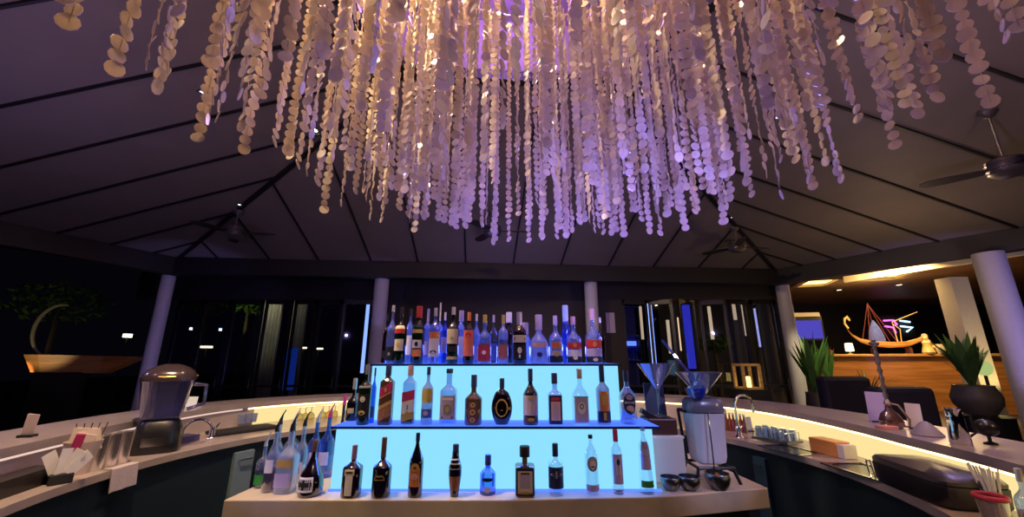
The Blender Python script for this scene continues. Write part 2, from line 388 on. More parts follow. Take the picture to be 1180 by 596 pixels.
# ================================================================== BOTTLES
def bottle(label, x, y, z, H, R, g=g_clear2, cap=navy, hs=.62, hn=.78, rn=.28, capl=.14, e=2, sy=1, lab=None, emb=None, capr=1.18, liq=None, lean=0, shape=None, spout=None, group=None, rz=0, diag=0):
    root = thing('bottle', label, 'bottle', (x, y, z), rz, group); root.rotation_euler.y = lean
    rn_ = R*rn; hc = H*(1-capl)
    if shape == 'oval':
        prof = [(0, 0), (R*.55, 0)]+[(R*(.52+.48*math.sin(PI*t)**.8), H*hs*t) for t in [.04+.92*i/10 for i in range(11)]]+[(rn_, H*hn), (rn_, hc)]
    elif shape == 'bell':
        prof = [(0, 0), (R*.9, 0), (R, H*.08), (R*.98, H*.25), (R*.86, H*.38), (R*.58, H*.5), (R*.38, H*.6), (rn_*1.1, H*.7), (rn_, hc)]
    elif shape == 'amphora':
        prof = [(0, 0), (R*.6, 0), (R*.62, H*.03), (R*.8, H*.2), (R, H*.42), (R*.98, H*.56), (R*.7, H*.68), (R*.55, H*.76), (rn_*1.3, H*.86), (rn_, hc)]
    elif shape == 'taper':
        prof = [(0, 0), (R*.95, 0), (R, .008), (R*.72, H*.72), (R*.42, H*.8), (rn_, H*.84), (rn_, hc)]
    else:
        prof = [(0, 0), (R*.93, 0), (R, .008), (R, H*hs)]+[(rn_+(R-rn_)*(.5+.5*math.cos(PI*t)), H*(hs+(hn-hs)*t)) for t in (.2, .4, .6, .8, 1)]+[(rn_, hc)]
    MB().lathe(prof, g, 22, sy=sy, e=e).build('glass_body', root, smooth=True)
    if liq: 
        lm_, lh = liq; MB().lathe([(R*.9, .006)]+[(R*.9, H*lh)], lm_, 20, sy=sy, e=e, close=True).build('liquid', root, smooth=True)
    if cap:
        cr_ = rn_*capr
        MB().lathe([(0, hc-.004), (cr_, hc-.004), (cr_, H-.004), (cr_*.9, H), (0, H)], cap, 16, e=2 if e < 4 else 3).build('cap', root, smooth=True)
    if spout:
        MB().tube([(0, 0, hc-.005), (0, 0, H), (.008, 0, H+.03), (.022, 0, H+.055)], [rn_*1.15, rn_*.9, .004, .003], spout, 8).build('pour_spout', root, smooth=True)
    def rad(zz):
        for (r0, z0), (r1, z1) in zip(prof[1:], prof[2:]):
            if z0 <= zz <= z1 and z1 > z0: return r0+(r1-r0)*(zz-z0)/(z1-z0)
        return R
    if lab:
        bb = MB()
        for row in lab:
            f0, f1, m_ = row[:3]; ha = row[3] if len(row) > 3 else 1.05; n = 10; K = 3
            vs = []; cnt = n+1
            for j in range(K+1):
                for k in range(cnt):
                    a = -PI/2-ha+2*ha*k/n; zz = H*(f0+(f1-f0)*j/K)+diag*math.sin(a+PI/2)*R
                    zz = max(.004, zz); ca, sa = math.cos(a), math.sin(a); q = (abs(ca)**e+abs(sa)**e)**(-1/e); r = rad(zz)+.0012
                    vs.append((r*ca*q, r*sa*q*sy, zz))
            bb.add(vs, [(j*cnt+k, j*cnt+k+1, (j+1)*cnt+k+1, (j+1)*cnt+k) for j in range(K) for k in range(n)], m_)
        if emb:
            for row in emb:   # (centre height, half height, half angle, material, style)
                f, hh, ha, m_, st = row; vs = []; n = 12
                a = -PI/2
                for k in range(n):
                    t = 2*PI*k/n; da = math.cos(t)*ha; dz = math.sin(t)*hh*H
                    if st == 'box': da = ha*(1 if math.cos(t) > 0 else -1); dz = hh*H*(1 if math.sin(t) > 0 else -1)
                    aa = a+da; zz = H*f+dz; ca, sa = math.cos(aa), math.sin(aa); q = (abs(ca)**e+abs(sa)**e)**(-1/e); r = rad(zz)+.003
                    vs.append((r*ca*q, r*sa*q*sy, zz))
                if st == 'box': vs = [vs[i] for i in (1, 4, 7, 10)]
                bb.add(vs, [list(range(len(vs)))], m_)
        bb.build('label', root, smooth=True)
    return root
def place(u, vtop, yrow, zs, w, label, **k):
    """bottle on the shelf at height zs and depth yrow, with the photo's height and width"""
    tp = ony(u, vtop, yrow); D = yrow*CT+(zs+.12-EYE)*ST
    H = tp.z-zs; R = w*D/F/2
    return bottle(label, tp.x, yrow, zs, H, R, **k)
y1, y1b = 2.53, 2.70
P = place
# --- top shelf, front row
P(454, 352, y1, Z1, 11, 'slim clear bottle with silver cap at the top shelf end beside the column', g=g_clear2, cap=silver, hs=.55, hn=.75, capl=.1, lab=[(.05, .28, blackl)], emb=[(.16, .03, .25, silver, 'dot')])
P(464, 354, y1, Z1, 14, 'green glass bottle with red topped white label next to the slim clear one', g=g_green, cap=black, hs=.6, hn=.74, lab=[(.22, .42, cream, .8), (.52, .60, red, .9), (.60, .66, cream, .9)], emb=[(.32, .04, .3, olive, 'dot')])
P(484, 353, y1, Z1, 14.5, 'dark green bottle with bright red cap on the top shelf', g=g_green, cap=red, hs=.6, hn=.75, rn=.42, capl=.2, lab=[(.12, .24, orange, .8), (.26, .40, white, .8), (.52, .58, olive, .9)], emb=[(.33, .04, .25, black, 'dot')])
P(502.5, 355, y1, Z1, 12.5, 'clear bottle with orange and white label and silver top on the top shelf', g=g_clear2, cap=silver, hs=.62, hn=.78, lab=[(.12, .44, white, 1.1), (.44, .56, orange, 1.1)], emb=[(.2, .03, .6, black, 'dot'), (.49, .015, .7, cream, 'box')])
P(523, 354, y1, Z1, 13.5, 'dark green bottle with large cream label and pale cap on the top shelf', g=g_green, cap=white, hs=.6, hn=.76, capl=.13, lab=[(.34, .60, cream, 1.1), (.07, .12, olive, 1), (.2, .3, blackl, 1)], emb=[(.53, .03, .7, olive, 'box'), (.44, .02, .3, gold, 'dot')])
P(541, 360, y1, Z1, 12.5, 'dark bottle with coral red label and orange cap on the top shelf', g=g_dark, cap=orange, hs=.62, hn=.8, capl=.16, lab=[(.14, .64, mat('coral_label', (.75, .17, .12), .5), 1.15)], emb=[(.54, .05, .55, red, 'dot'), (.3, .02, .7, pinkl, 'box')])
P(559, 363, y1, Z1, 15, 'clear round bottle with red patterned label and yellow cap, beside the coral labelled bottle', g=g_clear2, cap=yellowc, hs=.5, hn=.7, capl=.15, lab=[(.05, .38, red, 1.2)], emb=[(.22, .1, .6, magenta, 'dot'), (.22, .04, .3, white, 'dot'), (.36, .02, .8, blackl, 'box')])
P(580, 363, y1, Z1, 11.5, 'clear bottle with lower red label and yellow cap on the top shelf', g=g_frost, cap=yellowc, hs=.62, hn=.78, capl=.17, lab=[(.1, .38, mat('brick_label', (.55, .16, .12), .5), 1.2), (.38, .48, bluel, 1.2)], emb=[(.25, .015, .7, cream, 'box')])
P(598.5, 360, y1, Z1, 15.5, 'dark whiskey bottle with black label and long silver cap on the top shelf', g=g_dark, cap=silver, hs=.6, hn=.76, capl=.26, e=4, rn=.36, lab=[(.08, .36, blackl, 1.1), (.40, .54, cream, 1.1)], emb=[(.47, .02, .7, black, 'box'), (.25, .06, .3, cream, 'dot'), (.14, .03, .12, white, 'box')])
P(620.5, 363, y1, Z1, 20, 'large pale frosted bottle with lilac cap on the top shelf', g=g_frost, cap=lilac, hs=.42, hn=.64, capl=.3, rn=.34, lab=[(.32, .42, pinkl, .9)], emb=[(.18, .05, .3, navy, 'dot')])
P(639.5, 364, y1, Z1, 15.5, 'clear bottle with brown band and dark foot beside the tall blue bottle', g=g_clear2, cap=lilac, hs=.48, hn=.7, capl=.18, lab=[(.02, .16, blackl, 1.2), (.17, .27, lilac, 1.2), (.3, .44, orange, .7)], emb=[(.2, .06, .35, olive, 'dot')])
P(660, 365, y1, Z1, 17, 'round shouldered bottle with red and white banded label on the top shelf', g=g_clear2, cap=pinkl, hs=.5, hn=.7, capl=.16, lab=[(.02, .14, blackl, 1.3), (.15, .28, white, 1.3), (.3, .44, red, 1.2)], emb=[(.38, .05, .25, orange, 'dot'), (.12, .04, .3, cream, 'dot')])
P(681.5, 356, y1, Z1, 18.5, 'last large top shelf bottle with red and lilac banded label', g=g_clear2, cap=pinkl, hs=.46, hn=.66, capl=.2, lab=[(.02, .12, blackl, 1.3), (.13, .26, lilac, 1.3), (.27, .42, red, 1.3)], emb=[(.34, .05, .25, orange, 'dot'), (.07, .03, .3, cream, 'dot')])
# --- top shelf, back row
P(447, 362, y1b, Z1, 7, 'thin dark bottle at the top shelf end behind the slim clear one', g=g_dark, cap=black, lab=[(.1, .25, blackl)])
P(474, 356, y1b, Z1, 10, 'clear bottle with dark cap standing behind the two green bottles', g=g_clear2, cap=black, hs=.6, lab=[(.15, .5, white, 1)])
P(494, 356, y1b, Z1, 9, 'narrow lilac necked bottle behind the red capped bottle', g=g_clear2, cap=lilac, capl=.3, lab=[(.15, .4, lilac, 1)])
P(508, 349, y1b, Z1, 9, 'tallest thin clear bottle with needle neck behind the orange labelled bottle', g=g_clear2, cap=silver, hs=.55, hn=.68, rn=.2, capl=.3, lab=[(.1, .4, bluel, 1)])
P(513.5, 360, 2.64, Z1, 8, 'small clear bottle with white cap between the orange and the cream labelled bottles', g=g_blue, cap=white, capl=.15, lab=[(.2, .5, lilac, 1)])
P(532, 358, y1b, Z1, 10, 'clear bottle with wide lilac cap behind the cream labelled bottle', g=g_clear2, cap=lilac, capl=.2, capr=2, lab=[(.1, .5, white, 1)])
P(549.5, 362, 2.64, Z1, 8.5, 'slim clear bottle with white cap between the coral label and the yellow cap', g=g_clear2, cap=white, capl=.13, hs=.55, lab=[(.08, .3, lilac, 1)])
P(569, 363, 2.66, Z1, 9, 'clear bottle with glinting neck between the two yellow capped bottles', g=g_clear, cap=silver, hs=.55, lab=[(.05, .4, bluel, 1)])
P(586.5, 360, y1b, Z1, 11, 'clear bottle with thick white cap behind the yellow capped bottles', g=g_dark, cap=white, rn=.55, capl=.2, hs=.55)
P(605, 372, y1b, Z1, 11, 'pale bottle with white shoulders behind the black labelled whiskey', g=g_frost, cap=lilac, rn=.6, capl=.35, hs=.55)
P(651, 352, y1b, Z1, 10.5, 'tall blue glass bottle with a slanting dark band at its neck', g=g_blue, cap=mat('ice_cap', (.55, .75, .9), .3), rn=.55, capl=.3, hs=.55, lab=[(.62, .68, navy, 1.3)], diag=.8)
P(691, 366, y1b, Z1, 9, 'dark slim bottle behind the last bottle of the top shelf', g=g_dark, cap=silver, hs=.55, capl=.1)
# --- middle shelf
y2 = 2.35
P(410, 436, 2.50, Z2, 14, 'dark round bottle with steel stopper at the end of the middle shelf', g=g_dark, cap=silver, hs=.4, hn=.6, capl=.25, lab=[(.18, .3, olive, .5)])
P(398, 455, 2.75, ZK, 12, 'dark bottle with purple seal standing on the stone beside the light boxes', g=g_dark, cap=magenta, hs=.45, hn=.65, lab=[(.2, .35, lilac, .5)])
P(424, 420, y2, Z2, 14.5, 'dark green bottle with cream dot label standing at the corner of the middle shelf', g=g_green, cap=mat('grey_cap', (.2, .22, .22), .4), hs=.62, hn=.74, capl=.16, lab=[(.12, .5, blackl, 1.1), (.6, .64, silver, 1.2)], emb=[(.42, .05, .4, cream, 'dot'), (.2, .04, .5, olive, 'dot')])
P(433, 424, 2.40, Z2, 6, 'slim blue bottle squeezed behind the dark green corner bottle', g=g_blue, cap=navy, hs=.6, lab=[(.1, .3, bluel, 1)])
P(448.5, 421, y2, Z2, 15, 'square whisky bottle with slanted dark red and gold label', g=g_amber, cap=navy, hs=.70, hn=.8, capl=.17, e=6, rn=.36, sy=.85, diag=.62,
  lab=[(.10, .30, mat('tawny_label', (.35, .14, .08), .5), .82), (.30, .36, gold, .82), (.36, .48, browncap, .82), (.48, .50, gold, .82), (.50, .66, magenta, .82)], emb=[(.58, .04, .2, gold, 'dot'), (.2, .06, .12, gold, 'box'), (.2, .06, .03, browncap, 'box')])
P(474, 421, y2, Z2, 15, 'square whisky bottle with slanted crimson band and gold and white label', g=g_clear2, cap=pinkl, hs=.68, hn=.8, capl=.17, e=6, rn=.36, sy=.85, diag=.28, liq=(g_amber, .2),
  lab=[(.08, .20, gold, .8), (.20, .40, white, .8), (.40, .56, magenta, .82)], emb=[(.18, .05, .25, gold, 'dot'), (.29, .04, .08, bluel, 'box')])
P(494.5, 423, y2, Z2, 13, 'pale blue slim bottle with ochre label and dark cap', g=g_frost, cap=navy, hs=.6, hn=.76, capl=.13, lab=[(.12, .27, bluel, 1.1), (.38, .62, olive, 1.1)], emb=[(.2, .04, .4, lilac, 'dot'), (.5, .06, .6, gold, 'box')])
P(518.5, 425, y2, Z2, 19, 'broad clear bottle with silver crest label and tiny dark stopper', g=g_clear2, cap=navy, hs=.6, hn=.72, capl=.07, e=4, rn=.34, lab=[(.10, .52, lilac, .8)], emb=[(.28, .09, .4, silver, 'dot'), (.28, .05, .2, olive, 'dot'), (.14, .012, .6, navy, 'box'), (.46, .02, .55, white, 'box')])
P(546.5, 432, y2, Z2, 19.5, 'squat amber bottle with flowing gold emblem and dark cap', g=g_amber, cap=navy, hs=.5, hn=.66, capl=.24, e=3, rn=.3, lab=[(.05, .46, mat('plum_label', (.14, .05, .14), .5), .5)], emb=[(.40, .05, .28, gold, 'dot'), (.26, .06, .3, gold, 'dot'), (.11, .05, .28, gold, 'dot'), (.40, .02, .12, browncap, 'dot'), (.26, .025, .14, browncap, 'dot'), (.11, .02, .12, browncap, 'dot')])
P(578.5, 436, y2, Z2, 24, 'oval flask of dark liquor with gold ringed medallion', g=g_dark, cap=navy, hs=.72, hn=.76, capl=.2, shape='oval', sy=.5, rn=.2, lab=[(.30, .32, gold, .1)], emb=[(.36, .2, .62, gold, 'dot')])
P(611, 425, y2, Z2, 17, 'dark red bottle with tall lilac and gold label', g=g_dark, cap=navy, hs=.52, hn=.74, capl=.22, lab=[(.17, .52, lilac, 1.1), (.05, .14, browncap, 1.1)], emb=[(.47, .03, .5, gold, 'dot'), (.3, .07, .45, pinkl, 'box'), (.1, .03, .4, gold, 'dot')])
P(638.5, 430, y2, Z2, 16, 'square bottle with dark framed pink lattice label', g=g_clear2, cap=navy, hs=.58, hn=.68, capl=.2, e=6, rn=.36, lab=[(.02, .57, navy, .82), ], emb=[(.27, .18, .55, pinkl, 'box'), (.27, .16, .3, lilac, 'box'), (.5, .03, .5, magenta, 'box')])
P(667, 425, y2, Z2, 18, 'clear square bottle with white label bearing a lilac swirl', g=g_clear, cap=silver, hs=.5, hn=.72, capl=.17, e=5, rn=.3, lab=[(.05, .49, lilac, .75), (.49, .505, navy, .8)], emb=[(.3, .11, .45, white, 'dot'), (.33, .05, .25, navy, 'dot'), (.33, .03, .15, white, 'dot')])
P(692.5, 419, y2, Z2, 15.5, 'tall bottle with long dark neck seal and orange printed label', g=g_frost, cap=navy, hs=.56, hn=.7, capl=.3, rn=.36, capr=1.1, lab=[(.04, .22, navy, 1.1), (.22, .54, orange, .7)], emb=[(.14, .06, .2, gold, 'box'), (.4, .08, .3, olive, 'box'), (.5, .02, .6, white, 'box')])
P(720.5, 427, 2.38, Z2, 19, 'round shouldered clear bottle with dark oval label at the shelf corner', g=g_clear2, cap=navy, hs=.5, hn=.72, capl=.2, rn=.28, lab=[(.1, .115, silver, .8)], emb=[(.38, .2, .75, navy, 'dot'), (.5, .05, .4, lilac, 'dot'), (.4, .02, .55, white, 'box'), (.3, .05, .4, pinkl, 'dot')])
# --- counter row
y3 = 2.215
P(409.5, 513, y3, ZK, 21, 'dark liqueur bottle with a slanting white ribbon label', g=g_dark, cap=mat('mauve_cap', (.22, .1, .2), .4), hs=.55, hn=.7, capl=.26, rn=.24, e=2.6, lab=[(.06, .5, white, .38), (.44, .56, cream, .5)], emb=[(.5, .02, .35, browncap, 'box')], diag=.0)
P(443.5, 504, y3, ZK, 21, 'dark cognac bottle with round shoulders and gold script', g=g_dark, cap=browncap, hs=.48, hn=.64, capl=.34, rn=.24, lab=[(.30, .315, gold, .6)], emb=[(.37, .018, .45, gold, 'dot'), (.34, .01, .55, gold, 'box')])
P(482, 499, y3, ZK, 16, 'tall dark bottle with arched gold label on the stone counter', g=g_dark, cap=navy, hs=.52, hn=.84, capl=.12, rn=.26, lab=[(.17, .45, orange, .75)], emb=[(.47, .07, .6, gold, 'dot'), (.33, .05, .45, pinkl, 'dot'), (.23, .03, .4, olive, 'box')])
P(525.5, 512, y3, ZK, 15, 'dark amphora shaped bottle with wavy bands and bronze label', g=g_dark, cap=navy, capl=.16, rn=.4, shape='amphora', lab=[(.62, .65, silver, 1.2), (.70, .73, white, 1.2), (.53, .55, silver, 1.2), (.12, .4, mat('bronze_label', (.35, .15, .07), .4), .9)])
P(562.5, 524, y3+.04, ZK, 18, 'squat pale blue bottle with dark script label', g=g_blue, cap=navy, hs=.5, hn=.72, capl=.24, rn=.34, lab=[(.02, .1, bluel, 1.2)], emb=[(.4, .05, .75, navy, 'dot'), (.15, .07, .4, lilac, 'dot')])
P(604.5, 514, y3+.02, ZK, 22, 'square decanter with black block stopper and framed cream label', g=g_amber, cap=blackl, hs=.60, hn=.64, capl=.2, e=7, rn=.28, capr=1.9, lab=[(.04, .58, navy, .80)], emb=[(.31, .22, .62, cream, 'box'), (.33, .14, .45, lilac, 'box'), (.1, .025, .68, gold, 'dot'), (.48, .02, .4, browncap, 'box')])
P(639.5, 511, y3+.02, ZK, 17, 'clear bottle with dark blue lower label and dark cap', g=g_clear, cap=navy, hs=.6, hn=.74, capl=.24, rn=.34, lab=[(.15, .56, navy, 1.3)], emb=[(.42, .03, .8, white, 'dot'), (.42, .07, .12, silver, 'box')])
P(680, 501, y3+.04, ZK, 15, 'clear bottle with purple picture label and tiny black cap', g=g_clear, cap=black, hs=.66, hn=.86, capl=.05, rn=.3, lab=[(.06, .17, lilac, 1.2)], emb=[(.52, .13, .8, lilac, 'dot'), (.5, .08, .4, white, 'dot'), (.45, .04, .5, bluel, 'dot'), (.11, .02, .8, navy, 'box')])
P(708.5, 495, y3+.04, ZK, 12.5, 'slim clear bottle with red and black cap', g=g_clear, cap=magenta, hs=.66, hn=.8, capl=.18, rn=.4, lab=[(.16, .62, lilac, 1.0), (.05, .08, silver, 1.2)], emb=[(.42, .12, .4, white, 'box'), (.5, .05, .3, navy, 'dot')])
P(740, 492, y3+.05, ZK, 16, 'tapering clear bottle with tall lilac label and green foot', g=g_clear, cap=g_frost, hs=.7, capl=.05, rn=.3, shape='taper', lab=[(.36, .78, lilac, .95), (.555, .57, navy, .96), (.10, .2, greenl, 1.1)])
# --- bottles gathered at the end of the counter
P(364, 507, 2.235, ZK, 27, 'dark round bellied bottle with white label leaning over the counter edge', g=g_dark, cap=browncap, shape='bell', capl=.2, rn=.2, lab=[(.1, .36, white, .8), (.14, .32, blackl, .7)], emb=[(.23, .03, .55, silver, 'box')], rz=-.2)
P(338, 490, 2.28, ZK, 21, 'frosted lilac square bottle with gold label and pour spout', g=g_frost, cap=None, spout=black, hs=.52, hn=.7, capl=.08, e=4, lab=[(.38, .5, gold, .8), (.1, .3, lilac, .8)])
P(320, 492, 2.29, ZK, 16, 'clear bottle of dark red syrup with white label and pour spout', g=g_clear2, cap=None, spout=black, liq=(g_red, .34), hs=.5, hn=.72, capl=.06, lab=[(.3, .5, white, .6)])
P(307, 510, 2.36, ZK, 14, 'clear bottle of green syrup at the counter corner', g=g_clear2, cap=None, spout=silver, liq=(g_green, .4), hs=.55, hn=.72, capl=.06, lab=[(.08, .3, greenl, .9)])
P(324, 484, 2.46, ZK, 15, 'clear bottle with black pour spout behind the red syrup', g=g_clear2, cap=None, spout=black, hs=.5, hn=.7, capl=.06, lab=[(.1, .3, lilac, .7)])
P(352, 486, 2.46, ZK, 16, 'clear bottle with pour spout behind the dark bellied bottle', g=g_clear2, cap=None, spout=black, hs=.5, hn=.7, capl=.06, lab=[(.1, .34, pinkl, .7)])
P(367, 482, 2.62, ZK, 16, 'clear blue tinted bottle with slim neck beside the lower light box', g=g_blue, cap=None, spout=silver, hs=.5, hn=.72, capl=.06, lab=[(.2, .4, lilac, .8)])
P(340, 484, 2.68, ZK, 15, 'clear bottle with blue shine behind the frosted gold labelled one', g=g_clear2, cap=None, spout=silver, hs=.5, hn=.7, capl=.06, lab=[(.15, .4, bluel, .7)])
P(381, 476, 2.55, ZK, 17, 'tall clear bottle with purple stopper touching the light box end', g=g_blue, cap=None, spout=magenta, hs=.52, hn=.72, capl=.06, lab=[(.2, .4, lilac, .7)])
P(319, 505, 2.62, ZK, 13, 'short clear bottle with silver spout at the back corner of the counter', g=g_clear2, cap=None, spout=silver, hs=.5, hn=.7, capl=.06, lab=[(.15, .4, lilac, .7)])

# ================================================================== CHANDELIER
CHX, CHY, ZB, ZT = .2, 1.36, EYE+.89, EYE+2.95
chan = thing('shell_chandelier', 'huge round chandelier of hanging capiz shell strands filling the roof above the bar', 'chandelier', (CHX, CHY, ZT))
def strand_geo(nd, seed, pitch=.046):
    R = random.Random(seed); vs = []; fs = []; z = 0; drift = 0
    a = R.uniform(0, PI)
    for i in range(nd):
        r = R.uniform(.0205, .0275)*(1.06 if i == 0 else 1)
        a += R.uniform(-.38, .38) if i % 14 else R.uniform(-PI, PI)
        tilt = R.uniform(-.28, .28); ca, sa = math.cos(a), math.sin(a); ov = R.uniform(.88, 1.12)
        zc = i*pitch+r; ox, oy = R.uniform(-.004, .004), R.uniform(-.004, .004); o = len(vs); K = 10; h = .0014
        for s_ in (-1, 1):
            for k in range(K):
                t = 2*PI*k/K; px = math.cos(t)*r*ov; pz = math.sin(t)*r; py = s_*h+pz*tilt
                vs.append((px*ca-py*sa+ox, px*sa+py*ca+oy, zc+pz))
        fs += [[o+k for k in range(K)], [o+K+k for k in range(K)][::-1]]+[[o+k, o+(k+1) % K, o+K+(k+1) % K, o+K+k] for k in range(K)]
    # the thread
    o = len(vs); zt_ = nd*pitch; w = .0012
    for zz in (0.02, zt_+.02):
        vs += [(w, 0, zz), (-w*.5, w, zz), (-w*.5, -w, zz)]
    fs += [[o, o+1, o+4, o+3], [o+1, o+2, o+5, o+4], [o+2, o, o+3, o+5]]
    return vs, fs
NV = 10; ND = 43
geos = [strand_geo(ND, 100+i) for i in range(NV)]
meshes = []
for i, (vs, fs) in enumerate(geos):
    me = bpy.data.meshes.new('shell_chain'); me.from_pydata(vs, [], fs); me.materials.append(CAP); me.update(); meshes.append(me)
R_ = random.Random(5); spots = []
for rr, stp in ((1.50, .10), (1.41, .10), (1.30, .105), (1.18, .115), (1.04, .125), (.88, .14), (.70, .16), (.5, .18), (.28, .2)):
    n = int(2*PI*rr/stp)
    for k in range(n):
        a = 2*PI*(k+R_.uniform(-.35, .35))/n; r = rr+R_.uniform(-.045, .045)
        x, y = r*math.cos(a), r*math.sin(a)
        if abs(CHX+x) < .10 and y > .1 and R_.random() < .88: continue
        if rr > 1.25 and y < .75 and abs(x) > .8 and R_.random() < .52: continue
        spots.append((x, y, R_.uniform(-.06, .12)+(.07 if rr < 1.2 else 0)*R_.random(), R_.randrange(NV), R_.uniform(0, 6.28)))
def seen(s):
    x, y, z = CHX+s[0], CHY+s[1], ZB+s[2]-EYE
    D = y*CT+z*ST
    if D < .3: return 0
    v = 298-F*(z*CT-y*ST)/D; u = 590+F*x/D
    if v < 0 or u < -10 or u > 1190: return 0
    return v*(F*.05/D)*(1.5 if (s[0]**2+s[1]**2) > 1.25**2 else .5)
spots.sort(key=seen, reverse=True)
for s in spots[:100]:
    o = bpy.data.objects.new('shell_chain', meshes[s[3]]); COL.objects.link(o); o.parent = chan
    o.location = (s[0], s[1], ZB+s[2]-ZT); o.rotation_euler = (0, 0, s[4])
vs = []; fs = []
for s in spots[100:]:
    gv, gf = geos[s[3]]; o = len(vs); c, sn = math.cos(s[4]), math.sin(s[4]); zz = ZB+s[2]-ZT
    vs += [(x*c-y*sn+s[0], x*sn+y*c+s[1], z+zz) for x, y, z in gv]; fs += [[i+o for i in f] for f in gf]
me = bpy.data.meshes.new('shell_chain'); me.from_pydata(vs, [], fs); me.materials.append(CAP); me.update()
o = bpy.data.objects.new('shell_chain', me); COL.objects.link(o); o.parent = chan; o['kind'] = 'stuff'
rodm = mat('pale_rod', (.6, .55, .5), .4, .5)
for rr in (1.5, 1.18, .70, .28):
    MB().tube([(rr*math.cos(a), rr*math.sin(a), .03) for a in [2*PI*k/48 for k in range(49)]], .009, rodm, 6, False).build('hoop', chan)
for a in (0, PI/3, 2*PI/3):
    MB().tube([(1.5*math.cos(a), 1.5*math.sin(a), .035), (-1.5*math.cos(a), -1.5*math.sin(a), .035)], .012, rodm, 6).build('spoke', chan)
for a in (.5, .5+PI/2, .5+PI, .5+1.5*PI):
    MB().tube([(1.18*math.cos(a), 1.18*math.sin(a), .03), (1.18*math.cos(a), 1.18*math.sin(a), ZQ+.74-ZT)], .006, rodm, 6).build('hanger', chan)

# ================================================================== CEILING FITTINGS
def zc(x, y): return min(zL(x, y), zR(x, y), zB(x, y), ZQ+.74)
def on_ceiling(u, v):
    d = ray(u, v); t = .5
    while t < 30:
        p = d*t
        if p.z+EYE >= min(zL(p.x, p.y), zR(p.x, p.y), zB(p.x, p.y)): break
        t += .01
    return Vector((p.x, p.y, p.z+EYE))
def downlight(u, v, em, lab):
    p = on_ceiling(u, v); t = thing('downlight', lab, 'spotlight', p)
    MB().lathe([(.0, 0), (.055, 0), (.06, -.01), (.045, -.012), (.04, -.004)], steeld, 16).build('trim_ring', t, smooth=True)
    MB().lathe([(0, -.006), (.036, -.006)], em, 16).build('bulb', t)
    return p
warmb = emit('warm_bulb', (1, .8, .45), 40); coolb = emit('cool_bulb', (.6, .65, 1), 6)
downlight(362, 150, warmb, 'bright warm spotlight shining through the shell strands')
downlight(234, 107, coolb, 'small dim recessed ceiling light near the outer strands on the warm side')
downlight(573, 156, coolb, 'small recessed light seen in the gap between the middle strands')
downlight(898, 134, coolb, 'small dim recessed ceiling light just beyond the violet strands')
downlight(277, 236, coolb, 'tiny light on the ceiling rib above the fan beyond the blender')
downlight(841, 251, coolb, 'tiny light on the ceiling rib meeting above the fan near the lounge side')
fanm = mat('fan_metal', (.30, .28, .30), .3, .8); blade = mat('fan_blade', (.03, .022, .025), .5)
def fan(um, vm, ub, vb, lab, rot, r=.62, drop=None):
    p = on_ceiling(um, vm); d = ray(ub, vb); k = p.y/d.y; zb = d.z*k+EYE; L = p.z-zb if drop is None else drop
    t = thing('ceiling_fan', lab, 'ceiling fan', p)
    MB().lathe([(0, .02), (.075, .02), (.08, -.03), (.05, -.07), (.018, -.09)], fanm, 18).build('canopy', t, smooth=True)
    MB().tube([(0, 0, -.06), (0, 0, -L)], .013, fanm, 8).build('downrod', t)
    MB().lathe([(0.015, -L+.13), (.11, -L+.12), (.14, -L+.10), (.12, -L+.085), (.145, -L+.07), (.12, -L+.055), (.145, -L+.04), (.12, -L+.02), (.145, -L+.005), (.12, -L-.01), (.14, -L-.03), (.08, -L-.07), (0, -L-.075)], fanm, 20).build('motor_housing', t, smooth=True)
    for k_ in range(3):
        a = rot+2*PI*k_/3; c, s = math.cos(a), math.sin(a); prof = [(.10, .03), (.2, .06), (.4, .075), (r-.06, .07), (r, .03)]; bb = MB(); v = []
        for q, w in prof:
            for side in (-1, 1):
                for h in (-.004, .004): v.append((q*c-side*w*s, q*s+side*w*c, -L+.02+h+side*w*.18))
        f = []
        for i in range(len(prof)-1):
            o_ = i*4; f += [(o_, o_+4, o_+6, o_+2), (o_+1, o_+3, o_+7, o_+5), (o_, o_+1, o_+5, o_+4), (o_+2, o_+6, o_+7, o_+3)]
        f += [(0, 2, 3, 1), (len(v)-4, len(v)-3, len(v)-1, len(v)-2)]
        bb.add(v, f, blade).build('fan_blade', t)
    return t
fan(1137, 128, 1157, 196, 'ceiling fan with ribbed metal motor hanging nearest, above the thick lilac column', .3)
fan(568, 244, 568, 268, 'ceiling fan hanging behind the middle shell strands', .0)
fan(846, 262, 842, 286, 'ceiling fan above the corner nearest the lit lounge', .15)
fan(275, 242, 270, 270, 'ceiling fan above the dark glass doors beyond the blender', .1)
# ================================================================== LAMPS AND ADDED FILL LIGHTS
def light(kind, name, loc, energy, col, size=.3, rot=None, spot=None, target=None, blend=.5, shadow=True):
    ld = bpy.data.lights.new(name, kind); ld.energy = energy; ld.color = col
    if kind == 'AREA': ld.size = size
    elif kind in ('POINT', 'SPOT'): ld.shadow_soft_size = size
    if spot: ld.spot_size = spot; ld.spot_blend = blend
    o = bpy.data.objects.new(name, ld); COL.objects.link(o); o.location = loc
    if target: o.rotation_euler = (Vector(target)-Vector(loc)).to_track_quat('-Z', 'Y').to_euler()
    return o
WARM = (1, .71, .40); VIO = (.20, .17, 1); BLU = (.22, .25, 1)
light('SPOT', 'warm_spot', (-1.75, 1.7, ZQ+.1), 760, WARM, .06, spot=2.3, target=(-.5, 2.0, ZB))
light('SPOT', 'warm_spot', (-.7, 3.3, ZQ+.45), 170, WARM, .06, spot=2.0, target=(-.4, 2.2, ZB))
light('SPOT', 'warm_spot', (1.95, 1.2, ZQ), 170, (1, .58, .26), .06, spot=2.3, target=(1.0, 1.8, ZB))
light('POINT', 'warm_bulb_light', (0, 1.3, ZQ+.4), 80, (1, .58, .30), .10)
